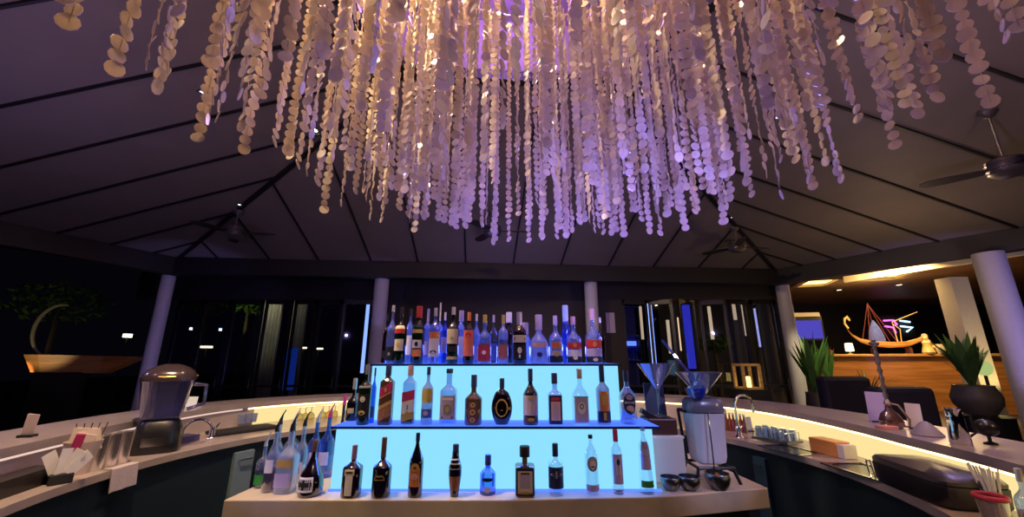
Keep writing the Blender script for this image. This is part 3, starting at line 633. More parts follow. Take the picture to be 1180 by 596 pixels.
light('SPOT', 'violet_spot', (1.3, 3.9, 1.75), 470, VIO, .06, spot=1.2, target=(.8, 2.4, ZB+.25))
light('SPOT', 'violet_spot', (.1, 3.7, 1.75), 330, VIO, .06, spot=1.1, target=(.05, 2.6, ZB+.15))
light('SPOT', 'violet_spot', (.9, 1.3, 1.95), 90, (.30, .24, 1), .06, spot=1.5, target=(.6, 2.6, ZB+.2))
light('POINT', 'violet_lantern_light', (.0, 3.0, ZQ+.5), 70, (.40, .18, 1), .1)
light('AREA', 'violet_wash', (0, 6.6, 2.2), 7, (.45, .35, 1), 2.0, target=(0, 7.4, 3.2))  # unseen area light added to wash the back beam violet
light('SPOT', 'column_fill', (-2.0, 5.9, 1.5), 26, (.42, .32, 1), .02, spot=.62, target=(-2.56, 7.4, 2.7))  # violet light added to lift the columns, no fixture there
light('SPOT', 'column_fill', (1.3, 6.3, 1.5), 26, (.42, .32, 1), .02, spot=.62, target=(1.62, 7.8, 2.7))
light('SPOT', 'side_fill', (1.7, .9, 2.33), 60, (.50, .50, 1), .03, spot=.42, target=(1.03, 2.5, 1.12))  # bluish light added to brighten the bin, the box and the syrup bottles
light('SPOT', 'side_fill', (-1.5, .9, 2.33), 50, (.25, .30, 1), .03, spot=.42, target=(-1.18, 2.45, 1.08))
light('SPOT', 'warm_spot', (-2.7, .9, ZQ-.75), 60, (1, .72, .36), .05, spot=1.5, target=(-1.1, 1.5, ZB+.4))
light('POINT', 'violet_fill', (-4.2, 2.8, 2.4), 30, (.50, .38, 1), .03)  # point fills added without fixtures to tint the ceiling
light('POINT', 'warm_fill', (5.6, 5.4, 2.5), 22, (1, .68, .40), .03)
light('POINT', 'violet_fill', (3.0, 2.6, 2.5), 34, (.60, .45, 1), .03)
light('POINT', 'warm_fill', (3.6, .6, 2.6), 60, (1, .58, .36), .03)
light('POINT', 'warm_fill', (-3.0, 1.6, 3.0), 20, (.80, .46, .85), .03)
light('AREA', 'blue_spill', (-.1, 2.262, ZK+.20), 3.2, (.05, .12, 1), .05, target=(-.1, 2.24, ZK))  # unseen area light added to spread blue over the stone
bpy.data.objects['blue_spill'].data.shape = 'RECTANGLE'; bpy.data.objects['blue_spill'].data.size = 1.7; bpy.data.objects['blue_spill'].data.size_y = .03
light('AREA', 'blue_back', (-.1, 2.92, Z1+.08), 9, (.10, .16, 1), .05, target=(-.1, 2.5, Z1+.22))  # unseen blue area light added behind the top shelf bottles
bpy.data.objects['blue_back'].data.shape = 'RECTANGLE'; bpy.data.objects['blue_back'].data.size = 1.4; bpy.data.objects['blue_back'].data.size_y = .08
light('SPOT', 'counter_fill', (.3, -.2, 3.3), 130, (1, .80, .68), .12, spot=.85, target=(0, 2.2, .8))  # unseen warm front light added for the counter face and labels
light('SPOT', 'counter_fill', (-2.4, .4, 3.0), 9, (1, .55, .25), .12, spot=.9, target=(-2.3, 2.0, .9))
light('SPOT', 'column_fill', (6.6, 3.5, 1.1), 150, (.45, .35, 1), .015, spot=.9, target=(7.25, 5.7, 2.1))  # more added violet light, for the two end columns
light('SPOT', 'column_fill', (-3.8, 5.2, 1.3), 75, (.35, .30, 1), .015, spot=1.0, target=(-5.9, 7.2, 2.3))

# ================================================================== THINGS ON THE BAR
def proj_u(p, z):
    D = p.y*CT+(z-EYE)*ST
    return 590+F*p.x/D if D > .2 else None
def on_curve(f, u, z):
    best = None
    for i in range(N-1):
        a, c = f(i), f(i+1); ua, uc = proj_u(a, z), proj_u(c, z)
        if ua is None or uc is None: continue
        if (ua-u)*(uc-u) <= 0 and ua != uc:
            p = a+(c-a)*((u-ua)/(uc-ua))
            if best is None or p.length > best.length: best = p
    return Vector((best.x, best.y, z))
def KW(u, w): return on_curve(inn(w), u, ZK)       # on the worktop, w metres out from its inner edge
def LW(u, w): return on_curve(out(w), u, ZL)       # on the guest ledge, w metres out from its inner edge
def K(u, v): return onz(u, v, ZK)
def LG(u, v): return onz(u, v, ZL)
# --- display counter, bowls, boxes, ice bin, martini glasses
for u, w, lab in ((776, 23, 'small steel bowl beside the lower light box'), (798, 24, 'small steel bowl, middle of the three on the counter end'), (832, 28, 'larger steel bowl, outermost of the three on the counter end')):
    p = onz(u, 567 if u < 820 else 566, ZK); D = p.y*CT-.67*ST; r = w*D/F/2
    o = MB().lathe([(0, 0), (r*.55, 0), (r*.9, r*.45), (r, r*.85), (r*.97, r*1.2), (r*.93, r*1.25), (r*.93, r*1.15), (r*.95, r*.85), (r*.8, r*.45), (r*.5, .008), (0, .006)], steeld, 24).build('steel_bowl', smooth=True, loc=(p.x, p.y+.03, ZK))
    tag(o, lab, 'bowl', 'steel bowls on the display counter')
p = ony(782, 517, 2.52); wb = 40*2.3/F
t = thing('paper_box', 'white square box between the light box and the ice bin', 'box', (.885, 2.53, ZK))
MB().box((0, 0, .115), (.20, .20, .23), whitep).build('box_body', t, bevel=.006)
MB().box((0, 0, .236), (.206, .206, .012), white).build('lid', t)
t = thing('card_terminal', 'dark brown box standing on the white square box with a dark screen tilted behind', 'till', (.885, 2.54, ZK+.242))
MB().box((0, 0, .045), (.17, .16, .09), mat('dark_maroon_plastic', (.05, .015, .02), .4)).build('till_body', t, bevel=.008)
MB().box((.035, .125, .18), (.13, .018, .20), mat('navy_screen_back', (.02, .022, .07), .35), rx=-.15).build('screen', t, bevel=.006)
MB().box((-.06, -.02, .105), (.10, .05, .03), black, ry=.5).build('card_slot', t, bevel=.004)
# ice bin
px_ = ony(814, 480, 2.46).x
t = thing('ice_bin', 'translucent white bin with rounded foot held in a black stand', 'bin', (px_, 2.50, ZK))
MB().lathe([(0, .085), (.06, .088), (.085, .10), (.093, .13), (.104, .36), (.108, .365), (.100, .365), (.09, .14), (0, .10)], mat('milky_bin', (.70, .72, .92), .3, coat=.3), 28, e=4, sy=.8).build('bin_body', t, smooth=True)
b = MB()
for sx in (-1, 1):
    for sy in (-1, 1):
        b.tube([(sx*.12, sy*.10, 0), (sx*.095, sy*.075, .085)]+([(sx*.112, sy*.09, .37)] if sy > 0 else []), .009, black, 6)
b.tube([(-.112, -.02, .37), (-.112, .09, .37), (.112, .09, .37), (.112, -.02, .37)], .009, black, 6)
b.tube([(-.10, -.088, .08), (.10, -.088, .08), (.10, .088, .08), (-.10, .088, .08), (-.10, -.088, .08)], .009, black, 6)
b.build('stand_frame', t)
MB().tube([(-.02, -.105, .02), (-.02, -.105, .38)], .004, chrome, 6).build('lift_rod', t)
MB().lathe([(0, .37), (.108, .37), (.110, .38), (.10, .43), (.085, .445), (0, .45)], mat('smoke_grey_lid', (.10, .10, .16), .25), 24, e=4, sy=.8).build('lid', t, smooth=True)
o = MB().box((0, 0, .04), (.035, .012, .05), mat('amber_tag', (.55, .15, .04), .4)).build('rubber_stopper', t); o.location = (-.01, -.12, 0)
def martini(lab, x, y, z, H, R, bowl, fill=None):
    t = thing('martini_glass', lab, 'cocktail glass', (x, y, z))
    MB().lathe([(0, 0), (R*.55, .002), (R*.56, .005), (.012, .014), (.006, .03), (.006, H-bowl-.02), (.012, H-bowl)], g_clear, 24).build('stem', t, smooth=True)
    MB().lathe([(0, H-bowl), (.012, H-bowl+.002), (R, H-.001), (R+.002, H), (R-.003, H-.002), (.010, H-bowl+.01)], g_clear2, 32).build('bowl', t, smooth=True)
    return t
pm = ony(755, 419, 2.54); D = 2.46
martini('tall oversized martini glass standing on the dark till box', pm.x-.0, 2.54, ZK+.242+.09, pm.z-(ZK+.332), 20*D/F, .155)
pm = ony(802, 429, 2.50)
tm = martini('wide oversized martini glass on the lid of the ice bin', px_, 2.50, ZK+.45, pm.z-(ZK+.45), 24.5*D/F, .15)
ic = MB()
for k in range(9):
    a = k*2.4; r = .018+.028*(k/9); ic.box((r*math.cos(a), r*math.sin(a), .015+.03*(k % 3)), (.034, .03, .03), g_clear2, rz=a, rx=.5*k)
tc_ = thing('crystal_dish', 'glass dish of blue tinted ice lumps on the ice bin lid', 'glass dish', (px_-.055, 2.43, ZK+.45))
MB().lathe([(0, 0), (.035, 0), (.05, .02), (.062, .055), (.06, .056), (.046, .022), (0, .006)], g_blue, 20).build('dish', tc_, smooth=True)
ic.build('ice', tc_).location = (0, 0, .004)
a_ = ony(763, 392, 2.50); b_ = Vector((px_+.004, 2.50, ZK+.45+.06))
tag(MB().tube([a_, b_], .008, glass('blue_rod_glass', (.4, .45, .95), .15, .25, (.35, .35, .9)), 10).build('glass_muddler'), 'long blue glass rod leaning out of the wide martini glass', 'muddler')

# --- left side of the bar
p = Vector((-2.70, 3.22, ZK))
t = thing('blender', 'big bar blender with clear jug, domed lid and black base', 'blender', p, .6); t.scale = (1.2, 1.2, 1.2)
MB().lathe([(0, 0), (.12, 0), (.125, .02), (.12, .12), (.10, .17), (.09, .185), (0, .185)], black, 28, e=4).build('motor_base', t, smooth=True)
MB().lathe([(.085, .19), (.10, .20), (.135, .42), (.138, .425), (.13, .42), (.095, .205), (0, .20)], glass('jug_glass', (.5, .5, .8), .2, .25, (.3, .3, .6)), 28, e=4).build('jug', t, smooth=True)
MB().tube([(.13, 0, .40), (.20, 0, .39), (.205, 0, .27), (.12, 0, .24)], .013, MC['jug_glass'], 8).build('handle', t, smooth=True)
MB().lathe([(.142, .425), (.145, .45), (.12, .49), (.07, .52), (.03, .53), (0, .53)], mat('smoky_lid', (.045, .03, .035), .2), 28, e=3).build('lid', t, smooth=True)
MB().tube([(.143*math.cos(a), .143*math.sin(a), .452) for a in [2*PI*k/24 for k in range(25)]], .006, gold, 6, False).build('lid_ring', t)
MB().box((0, -.121, .07), (.12, .006, .05), steel).build('control_plate', t)
def tin(u, v, h, r, lab):
    p = KW(u, .10); o = MB().lathe([(0, 0), (r*.78, 0), (r*.8, .004), (r, h), (r*1.03, h+.002), (r*.97, h), (r*.77, .008), (0, .008)], mat('satin_tin', (.72, .68, .66), .25, .85), 24).build('shaker_tin', smooth=True, loc=p)
    tag(o, lab, 'shaker', 'steel shaker tins by the napkins')
tin(107, 534, .20, .050, 'steel shaker tin standing right against the cream napkin holder')
tin(123, 530, .20, .050, 'steel shaker tin in the middle of the three beside the napkin holder')
tin(137, 526, .20, .050, 'bluish glinting steel shaker tin nearest the blender')
p = KW(88, .14)
t = thing('napkin_holder', 'cream holder stuffed with napkins, sticks and a red packet', 'napkin holder', p, .5); t.scale = (1.2, 1.2, 1.1)
b = MB(); b.lathe([(.0, 0), (.045, 0), (.075, .17), (.072, .17), (.043, .005)], mat('cream_card', (.62, .5, .42), .7), 20).build('holder_cup', t, smooth=True)
MB().box((-.01, .01, .18), (.10, .012, .11), mat('cream_napkin', (.66, .55, .46), .8), ry=.12).box((.02, -.015, .17), (.09, .012, .11), MC['cream_napkin'], ry=-.2, rz=.2).box((.0, -.03, .165), (.08, .01, .09), MC['cream_napkin'], ry=.3).build('napkin', t)
MB().box((-.005, -.070, .15), (.034, .012, .13), magenta, ry=.15, rx=.1).build('red_packet', t)
b = MB()
for k in range(5): b.tube([(-.02+.012*k, -.0, .03), (-.05+.03*k, .01, .26)], .0025, browncap, 5)
b.build('stirring_sticks', t)['label'] = 'thin brown sticks'
p = KW(68, .06)
t = thing('paper_slips', 'spiky bunch of lilac paper slips on the counter before the napkin holder', 'paper', p, .9); t.scale = (.85, 1, 1.05)
MB().box((0, 0, .025), (.11, .09, .05), blackm).build('tray', t, bevel=.005)
for k, (dx, ry, rz) in enumerate(((-.03, -.5, .1), (-.01, .1, .5), (.012, .5, -.3), (.03, .8, .2))):
    MB().box((dx+math.sin(ry)*.05, -.01*k, .05+.06*math.cos(ry)), (.062, .004, .125), white, rz=rz, ry=ry).build('slip', t)
p = LW(31, .15)
t = thing('table_card', 'small pale card holder standing on the ledge beyond the paper slips', 'card', p, .3)
MB().box((0, 0, .007), (.07, .05, .014), black).build('foot', t); MB().box((0, 0, .07), (.055, .008, .12), mat('mauve_card', (.55, .45, .45), .7), rx=.15, ry=.15).build('card', t)
# towel over the counter edge
i0 = None
e_ = K(144, 538); d_ = Vector((e_.x-CX, e_.y-CY, 0)).normalized(); q = Vector((CX, CY, 0))+d_*RI; tg = Vector((-d_.y, d_.x, 0))
b = MB(); vs = []
prof = [(.05, .003), (.0, .004), (-.006, .0), (-.010, -.06), (-.014, -.13)]
for j, (rr, zz) in enumerate(prof):
    for k in range(7):
        s_ = -.09+.18*k/6; w = d_*(rr+.004*math.sin(k*2.1+j)*(j > 1)); vs.append((q.x+w.x+tg.x*s_, q.y+w.y+tg.y*s_, ZK+zz))
n0 = len(vs); vs += [(x-d_.x*.006, y-d_.y*.006, z+.004) for x, y, z in vs]
fs = [(j*7+k, j*7+k+1, j*7+k+8, j*7+k+7) for j in range(4) for k in range(6)]; fs += [tuple(n0+i for i in f[::-1]) for f in fs]
bd = [k for k in range(7)]+[7*j+6 for j in range(1, 5)]+[28+k for k in range(5, -1, -1)]+[7*j for j in range(3, 0, -1)]
fs += [(bd[i], n0+bd[i], n0+bd[(i+1) % len(bd)], bd[(i+1) % len(bd)]) for i in range(len(bd))]
b.add(vs, fs, mat('lilac_cloth', (.50, .42, .44), .85, bump=.3, nscale=60))
tag(b.build('bar_towel', smooth=True), 'pale folded towel hanging over the inner counter edge under the shaker tins', 'towel')
def faucet(p, h, reach, ang, lab, r=.011):
    t = thing('faucet', lab, 'faucet', p, ang)
    MB().lathe([(0, 0), (.03, 0), (.032, .008), (.022, .02), (.02, .09), (.016, .10), (0, .10)], chrome, 18).build('base', t, smooth=True)
    R2 = reach/2; pts = [(0, 0, .09), (0, 0, h-R2)]+[(R2-R2*math.cos(a), 0, h-R2+R2*math.sin(a)) for a in [PI*k/10 for k in range(1, 11)]]+[(reach, 0, h-R2-.07)]
    MB().tube(pts, r, chrome, 12).build('spout', t, smooth=True)
    MB().tube([(0, -.02, .06), (0, -.05, .075), (-.01, -.10, .11)], [.010, .008, .006], chrome, 8).build('lever', t, smooth=True)
faucet(KW(243, .30), .16, .22, 3.4, 'low steel faucet by the dark bar mat on the blender side', .01)
faucet(Vector((2.0, 3.72, ZK)), .36, .15, -.1, 'tall chrome gooseneck faucet beside the glass rack')
def mat_box(u0, v0, u1, v1, hgt, depth, m, name, lab, cat, bev=.006, z=ZK):
    a, c = onz(u0, v0, z), onz(u1, v1, z); d = (c-a); L = d.length; ang = math.atan2(d.y, d.x); n = Vector((-d.y, d.x, 0)).normalized()
    if n.dot(Vector((a.x-CX, a.y-CY, 0))) < 0: n = -n
    ce = (a+c)/2+n*depth/2
    o = MB().box((0, 0, hgt/2), (L, depth, hgt), m).build(name, bevel=bev, loc=ce); o.rotation_euler.z = ang
    if lab: tag(o, lab, cat)
    return o
o = mat_box(200, 514, 230, 507.5, .05, .14, mat('indigo_tray', (.05, .04, .14), .3), 'garnish_tray', 'dark indigo garnish tray between the blender and the low faucet', 'tray')
o = mat_box(250, 504, 322, 494, .03, .26, blackm, 'bar_mat', 'black rubber mat beside the low faucet', 'mat')
ir = [i for i in range(N//2) if (proj_u(outer[i], ZK) or -999) < 40 and outer[i].y > 1.2]
o = band(out(-.13), out(-.015), ZK, ZK+.085, mat('brown_black_box', (.02, .014, .014), .4), 'speed_rail', None, ir)
tag(o, 'long dark bottle rail along the back of the counter behind the paper slips', 'rail')
for k, (u, v) in enumerate(((277, 487), (284, 486), (291, 485))):
    p = K(u, v+5); p.z = ZK+.031
    tag(MB().lathe([(0, 0), (.030, 0), (.036, .085), (.034, .085), (.029, .006), (0, .006)], g_frost, 18).build('tumbler', smooth=True, loc=p), ('blue tinted tumbler on the rubber mat, %s' % ['next to the faucet', 'between the other two', 'closest to the syrup bottles'][k]), 'glass', 'tumblers on the rubber mat')
p = LW(212, .18)
t = thing('table_card', 'lit pale menu card standing on the ledge behind the blender', 'card', p, .2)
MB().box((0, .02, .007), (.22, .10, .014), white).build('foot', t); MB().box((.05, 0, .06), (.10, .006, .09), mat('glowing_card', (.75, .85, .8), .6), rx=-.2).build('card', t)
# a rank of upturned wine glasses under the lit ledge, by the display
k = 0
for u in range(338, 412, 9):
    r = ray(u, 470); best = None
    for i in range(N//4, N//2+6):
        a, c = outer[i], outer[i+1]; 
        if (a.x*r.y-a.y*r.x)*(c.x*r.y-c.y*r.x) <= 0: best = (a+c)/2
    if best is None: continue
    d = Vector((best.x-CX, best.y-CY, 0)).normalized(); p = best-d*.17
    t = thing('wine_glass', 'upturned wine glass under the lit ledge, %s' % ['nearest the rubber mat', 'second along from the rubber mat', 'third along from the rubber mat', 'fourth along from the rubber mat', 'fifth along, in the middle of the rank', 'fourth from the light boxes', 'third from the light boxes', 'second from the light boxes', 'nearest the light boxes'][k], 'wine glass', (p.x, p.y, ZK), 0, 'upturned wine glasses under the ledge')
    gy = glass('amber_lit_glass', (.85, .8, .5), .25, .25, (.8, .65, .25))  # yellow ledge light put into the glass colour
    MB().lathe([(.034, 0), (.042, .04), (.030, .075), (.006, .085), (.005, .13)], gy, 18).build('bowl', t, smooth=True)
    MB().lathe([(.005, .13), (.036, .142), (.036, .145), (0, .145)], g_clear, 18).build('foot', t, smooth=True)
    k += 1
# under-counter fridge on the inner side
def under(u0, u1, vb, m, name, lab, h0=.12, h1=.80, dep=.45):
    a, c = onz(u0, vb, ZK), onz(u1, vb, ZK)
    a = Vector((a.x-CX, a.y-CY, 0)).normalized()*(RI+.018)+Vector((CX, CY, 0)); c = Vector((c.x-CX, c.y-CY, 0)).normalized()*(RI+.018)+Vector((CX, CY, 0))
    d = c-a; ang = math.atan2(d.y, d.x); t = thing(name, lab, 'fridge', ((a.x+c.x)/2, (a.y+c.y)/2, 0), ang)
    sgn = -1 if Vector((-d.y, d.x, 0)).dot(Vector((a.x-CX, a.y-CY, 0))) > 0 else 1
    MB().box((0, 0, (h0+h1)/2), (d.length, .05, h1-h0), m).build('door', t, bevel=.004)
    MB().tube([(-d.length*.3, sgn*.025, h1-.06), (-d.length*.3, sgn*.05, h1-.06), (d.length*.3, sgn*.05, h1-.06), (d.length*.3, sgn*.025, h1-.06)], .007, chrome, 6).build('handle', t)
    MB().box((0, sgn*.0, h0/2+.02), (d.length, .04, h0-.04), blackm).build('plinth', t)
under(268, 322, 507, mat('pale_steel_door', (.30, .42, .48), .35, .5), 'bar_fridge', 'pale steel bar fridge under the counter behind the syrup bottles')
under(846, 900, 512, mat('teal_steel_door', (.06, .13, .16), .35, .4), 'bar_fridge', 'dark teal bar fridge door under the counter below the gooseneck faucet')
# --- right side of the bar
cols = [(.55, .08, .04), (.5, .2, .1), (.62, .12, .05), (.35, .1, .15), (.6, .2, .06), (.5, .06, .05), (.3, .12, .2)]
names = ['touching the ice bin', 'second from the ice bin', 'third from the ice bin', 'in the middle of its row', 'third from the small blue screen', 'second from the small blue screen', 'nearest the small blue screen']
for k in range(7):
    p = K(838+k*4.3, 497+k*.6); p.y += .06
    t = thing('juice_carafe', 'red or orange mixer bottle under the lit ledge, '+names[k], 'bottle', (p.x, p.y, ZK), 0, 'mixer bottles under the lit ledge')
    MB().lathe([(0, 0), (.019, 0), (.02, .01), (.02, .09), (.009, .125), (.009, .15)], glass('mixer_%d' % k, cols[k], .15, .5, cols[k]), 14).build('glass_body', t, smooth=True)
    MB().lathe([(0, .165), (.010, .165), (.011, .148), (0, .148)], cream, 12).build('cap', t, smooth=True)
p = K(872, 500)
t = thing('small_screen', 'small blue lit device under the ledge beside the gooseneck faucet', 'device', (p.x, p.y+.12, ZK), .3)
MB().box((0, 0, .07), (.075, .02, .12), mat('device_grey', (.3, .3, .45), .4), rx=-.1).build('case', t, bevel=.004); MB().box((0, 0, .006), (.07, .06, .012), black).build('foot', t)
# glass drying rack
a = K(899, 503); p = Vector((a.x+.13, a.y-.02, ZK))
pc = K(915, 501); pc = Vector((2.22, 3.55, ZK))
t = thing('glass_rack', 'dark drying rack full of glasses beside the gooseneck faucet', 'rack', pc, -1.15)
b = MB(); b.box((0, 0, .02), (.30, .20, .02), steeld)
b.build('rack_tray', t)
b = MB()
for k in range(7): b.tube([(-.14+.045*k, -.09, .03), (-.14+.045*k, -.09, .09), (-.14+.045*k, .09, .09), (-.14+.045*k, .09, .03)], .003, chrome, 5)
b.build('rack_wire', t)
for k in range(8):
    x, y = -.115+.075*(k % 4), -.045+.09*(k//4); v = Matrix.Rotation(-1.15, 3, 'Z')@Vector((x, y, 0))
    tag(MB().lathe([(0, .08), (.024, .08), (.031, 0), (.029, 0), (.022, .076)], g_clear2, 14).build('rocks_glass', smooth=True, loc=(pc.x+v.x, pc.y+v.y, ZK+.032)), 'upturned tumbler standing in the dark drying rack', 'glass', 'tumblers in the drying rack')
mbx = K(944, 510)
t = thing('wooden_box', 'glowing orange box with a pale end beside the drying rack', 'box', (2.33, 3.12, ZK), -1.45)
MB().box((0, 0, .05), (.22, .12, .10), wood('orange_wood', (.60, .22, .05), (.72, .32, .10), .4, (2, 8, 8))).build('box_body', t, bevel=.004)
MB().box((.135, 0, .045), (.05, .10, .085), white).build('paper_stack', t)
def sink(cx_, cy_, w, d, ang, lab):
    t = thing('sink', lab, 'sink', (cx_, cy_, ZK), ang); b = MB(); r = .02
    b.box((0, -d/2, .004), (w, .02, .008), steel).box((0, d/2, .004), (w, .02, .008), steel).box((-w/2, 0, .004), (.02, d+.02, .008), steel).box((w/2, 0, .004), (.02, d+.02, .008), steel)
    b.build('rim', t)
    MB().lathe([(w*.46, .006), (w*.47, .003), (w*.45, .0025), (0, .0022)], mat('basin_steel', (.12, .12, .14), .25, .9), 24, e=6, sy=d/w).build('basin', t, smooth=True)
    MB().lathe([(0, .004), (.02, .004), (.022, .0025)], chrome, 12).build('drain', t, smooth=True)
sink(2.12, 3.25, .34, .22, -1.35, 'small inset steel sink beside the glowing orange box')
sink(2.20, 2.62, .46, .26, -1.52, 'large inset steel sink between the orange box and the black tray')
p = LG(1010, 484)
t = thing('menu_card', 'lilac printed menu card leaning on the ledge beside the water pipe base', 'menu', LW(1014, .24), -.5); t.scale = (.85, .85, .85)
MB().box((0, 0, .125), (.13, .006, .25), lilac, rx=-.12, ry=.05).build('card', t); MB().box((0, .0, .006), (.11, .06, .012), black).build('foot', t)
b = MB(); b.box((0, -.006, .13), (.09, .004, .012), white, rx=-.12).box((0, -.0, .17), (.07, .004, .03), navy, rx=-.12)
t = thing('menu_card', 'white printed menu card beyond the grey cone on the ledge', 'menu', LW(1057, .26), -.6); t.scale = (.85, .85, .85)
MB().box((0, 0, .095), (.09, .006, .19), white, rx=-.12, ry=.06).build('card', t); MB().box((0, 0, .006), (.09, .06, .012), black).build('foot', t)
b = MB()
for k in range(5): b.box((0, -.0065-.006*0+.014-.004*k*0, .16-.025*k), (.06, .003, .005), lilac, rx=-.12)
b.build('print', t)
tag(MB().lathe([(0, 0), (.075, 0), (.077, .006), (.06, .03), (.028, .07), (.012, .08), (0, .082)], mat('grey_felt', (.25, .22, .25), .5), 24).build('steel_cone', smooth=True, loc=LW(1069, .14)), 'grey cone shaped cover lying on the ledge before the white menu card', 'lid')
# water pipe
hp = tuple(LW(1029, .12))[:2]
t = thing('water_pipe', 'tall ornate water pipe with brown glass base standing on the ledge', 'water pipe', (hp[0], hp[1], ZL))
hz = ony(1011, 392, hp[1]).z-ZL
MB().lathe([(0, 0), (.05, 0), (.062, .02), (.066, .05), (.05, .09), (.02, .12), (.016, .15)], glass('brown_pipe_glass', (.35, .22, .2), .2, .4, (.30, .16, .12)), 22).build('glass_base', t, smooth=True)
pr_ = [(.014, .14), (.022, .16), (.012, .18)]; z_ = .18
while z_ < hz-.06:
    pr_ += [(.009, z_+.01), (.016, z_+.03), (.009, z_+.05)]; z_ += .055
pr_ += [(.009, hz-.05), (.028, hz-.03), (.03, hz-.02), (.01, hz-.01), (.018, hz), (0, hz)]
MB().lathe(pr_, mat('pipe_silver', (.45, .40, .38), .3, .9), 14).build('stem', t, smooth=True)
MB().tube([(.0, 0, .16), (.05, -.02, .15), (.09, -.04, .06), (.10, -.02, .012), (.06, .05, .012)], .007, mat('pipe_hose', (.35, .25, .18), .6), 8).build('hose', t, smooth=True)
tag(MB().box((0, 0, .012), (.10, .07, .024), mat('salmon_packet', (.65, .30, .22), .6)).build('card_packet', bevel=.003, loc=LW(1022, .05)), 'small salmon packet beside the water pipe base', 'packet')
# big black tray, steel jug, round black lamp, jar, straws
a = onz(1035, 528, ZK); 
t = thing('ice_tray', 'large glossy black covered tray across the counter beside the steel jug', 'tray', ((KW(1042, .14)+KW(1128, .16))/2), math.atan2((KW(1128, .16)-KW(1042, .14)).y, (KW(1128, .16)-KW(1042, .14)).x)); t.scale = (.95, 1.05, 1.1)
MB().lathe([(0, 0), (.25, 0), (.27, .02), (.275, .09), (.26, .095), (0, .095)], mat('gloss_black', (.02, .015, .018), .35), 36, e=7, sy=.52).build('tray_body', t, smooth=True)
MB().lathe([(.278, .095), (.28, .11), (.26, .125), (.1, .135), (0, .137)], mat('smoke_lid', (.05, .04, .045), .38), 36, e=6, sy=.5).build('lid', t, smooth=True)
o = MB().tube([(0, 0, 0), (.06, 0, .07), (.10, 0, .075)], .005, chrome, 6).tube([(0, .02, 0), (.06, .02, .07), (.10, .015, .075)], .005, chrome, 6).tube([(.10, 0, .075), (.10, .015, .075)], .005, chrome, 6).build('ice_tongs', smooth=True, loc=(2.10, 2.50, ZK+.006)); o.rotation_euler.z = 1.0
tag(o, 'steel tongs lying beside the large sink and the black tray', 'tongs')
t = thing('steel_jug', 'tall polished steel jug behind the black tray', 'jug', LW(1108, .10), 0)
MB().lathe([(0, 0), (.042, 0), (.045, .01), (.036, .14), (.034, .17), (.04, .185), (.037, .185), (.03, .17), (0, .16)], chrome, 24).build('body', t, smooth=True)
MB().tube([(.036, -.0, .16), (.08, -.01, .15), (.085, -.01, .06), (.043, 0, .03)], .006, black, 8).build('handle', t, smooth=True)
t = thing('table_lamp', 'round black ball lamp on the ledge in front of the big potted plant', 'lamp', LW(1142, .26)); t.scale = (.8, .8, .8)
MB().ball((0, 0, .105), .062, black, 20, sz=.9).build('ball', t, smooth=True); MB().lathe([(0, 0), (.035, 0), (.035, .01), (.01, .02), (.01, .06)], black, 16).build('foot', t, smooth=True)
p = onz(1150, 600, ZK)
jx, jy = KW(1153, .07)[:2]
t = thing('glass_jar', 'clear glass jar with a thick dark red rim', 'jar', (jx, jy, ZK)); t.scale = (.66, .66, .85)
MB().lathe([(0, 0), (.05, 0), (.055, .01), (.055, .03), (.068, .12), (.07, .15), (.067, .15), (.05, .03), (0, .008)], glass('jar_glass', (.7, .65, .65), .2, .3, (.5, .42, .38)), 26).build('jar_body', t, smooth=True)
MB().tube([(.070*math.cos(a), .070*math.sin(a), .155) for a in [2*PI*k/28 for k in range(29)]], .012, mat('dark_red_ring', (.35, .02, .04), .4), 8, False).build('rim', t, smooth=True)
MB().lathe([(0, .01), (.045, .012), (.05, .04), (0, .05)], black, 18).build('contents', t, smooth=True)
b = MB(); R3 = random.Random(3)
tstraw = thing('straw_holder', 'holder packed with white drinking straws behind the red rimmed jar', 'straws', KW(1150, .20)); tstraw.scale = (.8, .8, .9)
MB().lathe([(0, 0), (.035, 0), (.04, .11), (.037, .11), (.033, .005)], steeld, 18).build('cup', tstraw, smooth=True)
for k in range(18):
    a = R3.uniform(0, 6.28); r = R3.uniform(0, .022); e = R3.uniform(.01, .05); bb = MB()
    bb.tube([(r*math.cos(a), r*math.sin(a), .01), ((r+e)*math.cos(a)-.03, (r+e)*math.sin(a), .20+R3.uniform(0, .03))], .0035, white, 6).build('straw', tstraw)
place(1172, 540, 1.58, ZK, 20, 'clear bottle with lit amber content by the red rimmed jar', g=g_clear2, cap=silver, liq=(glass('honey', (.8, .55, .2), .1, .3, (.7, .45, .12)), .5), lab=[(.15, .4, cream, .7)])
for k, (x, y) in enumerate(((2.11, 1.52), (1.98, 1.50))):
    tag(MB().lathe([(0, 0), (.03, 0), (.036, .10), (.034, .10), (.028, .008), (0, .008)], g_clear, 18).build('highball_glass', smooth=True, loc=(x, y, ZK)), ['empty clear glass at the counter corner behind the red rimmed jar', 'empty clear glass directly before the red rimmed jar'][k], 'glass')
for k, (u, v, r) in enumerate(((1073, 561, .045), (1100, 563, .05))):
    p = K(u, v); tag(MB().lathe([(0, 0), (r, 0), (r, .006), (r*.9, .007), (0, .006)], mat('brown_coaster', (.06, .03, .02), .5), 22).build('coaster', smooth=True, loc=p), ['smaller dark coaster on the counter in front of the black tray', 'larger dark coaster on the counter close to the straws'][k], 'coaster')

